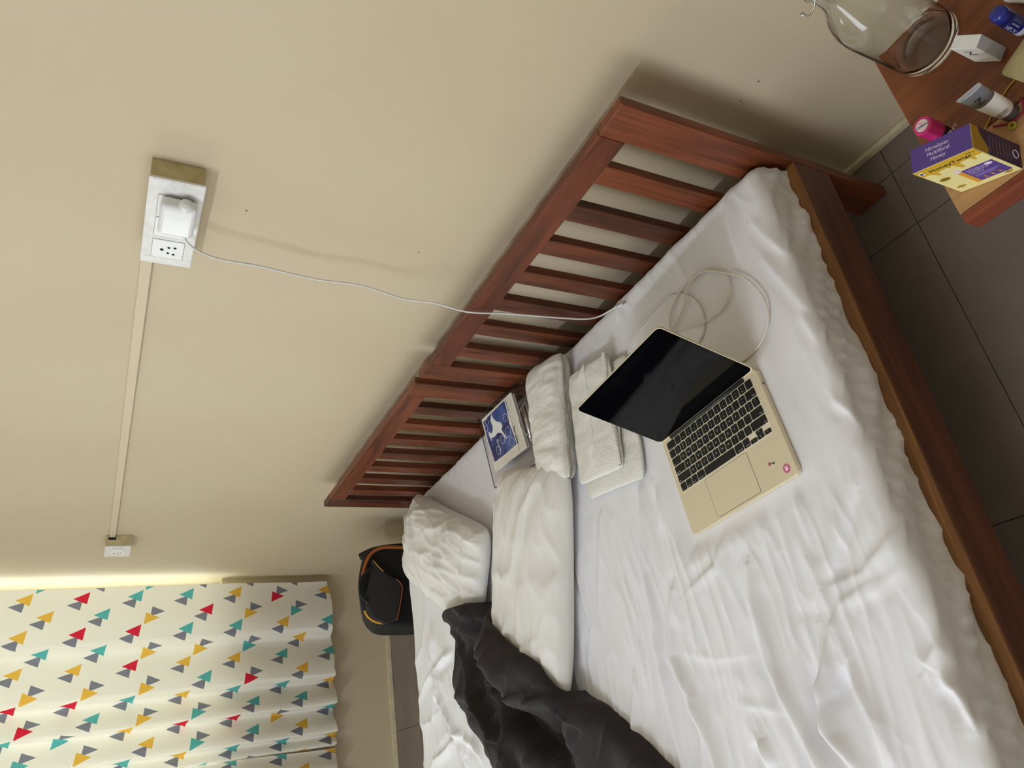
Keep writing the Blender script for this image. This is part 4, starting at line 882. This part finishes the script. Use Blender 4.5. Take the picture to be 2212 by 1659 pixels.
fp_('brand_patch', [(0.0320, 0.012), (0.0660, 0.012), (0.0665, 0.0125), (0.0665, 0.055), (0.0660, 0.0555), (0.0330, 0.0555), (0.0320, 0.0545)], M_pur)
fp_('stick_print', [(0.0265, 0.010), (0.0315, 0.010), (0.0315, 0.053), (0.0265, 0.053)], M_amber)
fp_('stick_cap', [(0.0262, 0.053), (0.0318, 0.053), (0.0318, 0.062), (0.0262, 0.062)], M_lil)
fp_('oval_badge', [(0.011+0.0062*math.cos(i*math.pi/10), 0.052+0.0052*math.sin(i*math.pi/10)) for i in range(20)], M_yd)
letter('badge_lettering', '30N', 0.0058, M_ink, hb, Matrix.Translation((0.011, 0.052, 0.00045)))
for (cx_, cy_, s__) in ((0.0100, 0.0150, 1.0), (0.0600, 0.0060, 0.8)):
    for (a_, b_) in ((0, 0), (0.0036, 0.002), (-0.0034, 0.0022), (0.0002, 0.0046)):
        fp_('honeycomb_print', [(cx_+s__*(a_+0.0022*math.cos(i*math.pi/3)), cy_+s__*(b_+0.0022*math.sin(i*math.pi/3))) for i in range(6)], M_yd)
fp_('green_dot_mark', [(0.0030, 0.0850), (0.0080, 0.0850), (0.0080, 0.0930), (0.0030, 0.0930)], M_white, z=0.0003); fp_('dot_mark', [(0.0055+0.0016*math.cos(i*math.pi/6), 0.089+0.0024*math.sin(i*math.pi/6)) for i in range(12)], M_ink, z=0.0006)
letter('brand_lettering', 'HoneyTwigs', 0.0088, M_ink, hb, Matrix.Translation((0.0375, 0.0865, 0.0005)), bold=0.00015, spacing=1.08)
letter('weight_lettering', '240 g', 0.0042, M_ink, hb, Matrix.Translation((0.0630, 0.0925, 0.0005)))
letter('tagline_lettering', 'HEALTHY STICKS', 0.0024, M_yd, hb, Matrix.Translation((0.0390, 0.0812, 0.0005)))
for i_, w_ in enumerate(('Himalayan', 'Multifloral', 'Honey')):
    letter('flavour_lettering', w_, 0.0066, M_lil, hb, frame(((0.0320, 0.0325, 0.0320)[i_], HH+0.0004, -0.0215+0.0066*i_), (1, 0, 0), (0, 0, -1)), shear=0.12)
    letter('patch_lettering', w_, 0.0054, M_lil, hb, Matrix.Translation((0.0345, 0.0500-0.0054*i_, 0.0005)), align='LEFT')
for i_ in range(3): fp_('fine_print', [(0.0345, 0.0325-0.0028*i_), (0.0630-0.004*i_, 0.0325-0.0028*i_), (0.0630-0.004*i_, 0.0335-0.0028*i_), (0.0345, 0.0335-0.0028*i_)], mat('lilac_fine_print', (150, 130, 190), 0.6) if i_ == 0 else bpy.data.materials['lilac_fine_print'], z=0.0003)
fp_('oval_badge', [(0.0600+0.0042*math.cos(i*math.pi/10), 0.0500+0.0036*math.sin(i*math.pi/10)) for i in range(20)], M_lil, z=0.0003)
for x_ in (0.040, 0.048, 0.056): fp_('stick_icon', [(x_, 0.0160), (x_+0.0022, 0.0160), (x_+0.0010, 0.0225), (x_-0.0004, 0.0225)], M_amber, z=0.0003)
SF = Matrix.Translation((HL+0.0003, 0, 0)) @ Matrix.Rotation(math.pi/2, 4, 'Y')          # side face frame: local x runs to the back
flap = [(0.0004, HH-0.0004), (0.0004, 0.070), (0.007, 0.068), (0.010, 0.071), (0.016, 0.077), (0.022, 0.083), (HD-0.001, 0.086), (HD-0.001, HH-0.0004)]
o_ = add('yellow_flap', prism(list(reversed(flap)), 0, 0.0004), M_yd, hb); o_.matrix_local = SF
M_txtd = mat('dim_side_lettering', (116, 96, 116), 0.7)
for k_i in range(7):
    y_ = 0.064-0.0068*k_i; o_ = add('side_text_line', prism([(0.004, y_), (HD-0.006, y_), (HD-0.006, y_+0.0009), (0.004, y_+0.0009)], 0, 0.0003), M_txtd, hb); o_.matrix_local = SF
o_ = add('side_badge', tube([Vector((HD/2+0.0048*math.cos(i*math.pi/8), 0.012+0.0058*math.sin(i*math.pi/8), 0.0004)) for i in range(17)], 0.0006, 4), M_lil, hb); o_.matrix_local = SF

# pink cosmetic pot
jr = thing('pink_pot', 'small clear cosmetic pot with bright pink cap behind the honey carton', 'cosmetic', (-0.4700, 0.3060, ZT_+0.0004))
M_pinkc = mat('bright_pink_cap', (196, 34, 118), 0.3, clear=0.3); M_potc = clear_mat('clear_pot_plastic', (214, 190, 188))
add('pot_body', lathe([(0, 0.0), (0.0098, 0.0), (0.0103, 0.001), (0.0103, 0.030), (0, 0.030)], 28), mat('rosy_pot', (150, 96, 92), 0.35), jr, smooth=False)
add('pot_label', lathe([(0.01045, 0.012), (0.01045, 0.029)], 28), M_ink, jr, smooth=True)
capo = [(0.0118*(1+0.03*math.cos(6*a))*math.cos(a), 0.0118*(1+0.03*math.cos(6*a))*math.sin(a)) for a in [2*math.pi*i/36 for i in range(36)]]
add('cap', prism(capo, 0.030, 0.0590, bevel=0.0016), M_pinkc, jr)
JT = frame((0, 0, 0.0592), Vector((0.18, 1.0, 0)), Vector((-1.0, 0.18, 0)))
lab = add('cap_label', prism([(0.0080*math.cos(a)*(0.93 if abs(math.sin(a)) > 0.8 else 1), 0.0080*math.sin(a)) for a in [2*math.pi*i/20 for i in range(20)]], 0, 0.0003), mat('pale_pink_label', (226, 206, 208), 0.5), jr); lab.matrix_local = JT
M_navy = mat('navy_lettering', (44, 44, 96), 0.6)
letter('cap_lettering', 'PIGMENT', 0.0036, M_navy, lab, Matrix.Translation((0, 0.0006, 0.0004)), bold=0.0001)
letter('cap_script', 'play', 0.0034, mat('red_script', (190, 52, 78), 0.6), lab, Matrix.Translation((0.001, -0.0036, 0.0004)), shear=0.3)
letter('side_lettering', 'PIGMENT', 0.0090, M_lil, jr, frame((-0.0100, -0.0035, 0.0205), (0.35, -1, 0), (0, 0, 1)), bold=0.0002)

# lip balm
lb = thing('lip_balm', 'blue and white lip balm stick standing upright on the side table', 'lip balm', (-0.4120, 0.1840, ZT_+0.0004))
M_nb = mat('royal_blue_plastic', (18, 34, 128), 0.3, clear=0.3); M_nw = mat('white_balm_base', (214, 216, 228), 0.35)
add('base_ring', lathe([(0, 0), (0.0090, 0), (0.0096, 0.001), (0.0096, 0.011), (0, 0.011)], 32), M_nw, lb, smooth=False)
add('barrel', lathe([(0, 0.011), (0.0099, 0.011), (0.0099, 0.038), (0, 0.038)], 32), mat('deep_blue_label', (14, 24, 100), 0.35), lb, smooth=False)
add('cap', lathe([(0.0, 0.038), (0.0099, 0.038), (0.0099, 0.049), (0.0092, 0.053), (0.0070, 0.0555), (0, 0.0565)], 32), M_nb, lb, smooth=True)
def wrap(name, body, size, ang0, zc, m, r=0.0100, **kw):
    me = text_mesh(body, size, **kw).copy()
    for v in me.vertices:
        a = ang0 - v.co.y/r; v.co = Vector((r*math.cos(a), r*math.sin(a), zc + v.co.x))
    return add(name, me, m, lb)
CAMA = math.atan2(0-0.184, -1.094+0.412)
wrap('brand_lettering', 'NIVEA', 0.0072, CAMA-0.75, 0.0240, M_white, bold=0.0002, shear=0.0)
wrap('caption_lettering', 'ORIGINAL CARE', 0.0020, CAMA-0.10, 0.0250, M_white)
for k_i in range(5): wrap('fine_print', 'moisture care for soft lips', 0.0017, CAMA+0.28+0.22*k_i, 0.0250, M_cardg, r=0.01005)

# threads, pouch and tissue
M_yth = mat('yellow_thread', (190, 152, 52), 0.85); M_pth = mat('crimson_thread', (136, 30, 62), 0.85); M_ygr = mat('yellow_green_thread', (168, 150, 44), 0.85)
zt = ZT_+0.0016
ys = add('yellow_string', tube(crom([(-0.462, 0.210, zt), (-0.466, 0.225, zt), (-0.470, 0.234, zt), (-0.478, 0.247, zt), (-0.4835, 0.256, zt), (-0.493, 0.270, zt)], 6), 0.0011, 6), M_yth, smooth=True)
props(ys, 'loose yellow string lying on the side table beneath the lotion tube', 'string')
br = thing('thread_bracelet', 'crimson thread bracelet with a yellow knot ring on the side table', 'bracelet')
add('cord', tube(crom([(-0.490, 0.2235, zt), (-0.499, 0.2240, zt), (-0.5075, 0.2290, zt), (-0.5085, 0.2400, zt), (-0.506, 0.249, zt), (-0.5015, 0.2550, zt), (-0.4975, 0.2610, zt)], 6), 0.0015, 6), M_pth, br, smooth=True)
add('knot_ring', tube([(-0.5130+0.0038*math.cos(i*math.pi/8), 0.2440+0.0034*math.sin(i*math.pi/8), zt+0.0006) for i in range(17)], 0.0015, 6), M_ygr, br, smooth=True)
M_pouch = mat('beige_cloth', (176, 162, 120), 0.9, noise=40, col2=(158, 146, 108), bump=(200, 0.4, 0.001))
po = slab('cloth_pouch', -0.462, 0.180, ZT_+0.0006, 0.062, 0.070, 0.012, math.radians(25), 23, None, M_pouch, amp=0.0015)
props(po, 'small beige cloth pouch lying on the side table beside the lotion tube', 'pouch')
ti = slab('tissue', -0.372, 0.150, ZT_+0.0006, 0.045, 0.050, 0.010, math.radians(35), 29, None, mat('white_tissue', (222, 216, 212), 0.95), amp=0.003)
props(ti, 'crumpled white tissue on the side table behind the lip balm', 'tissue')
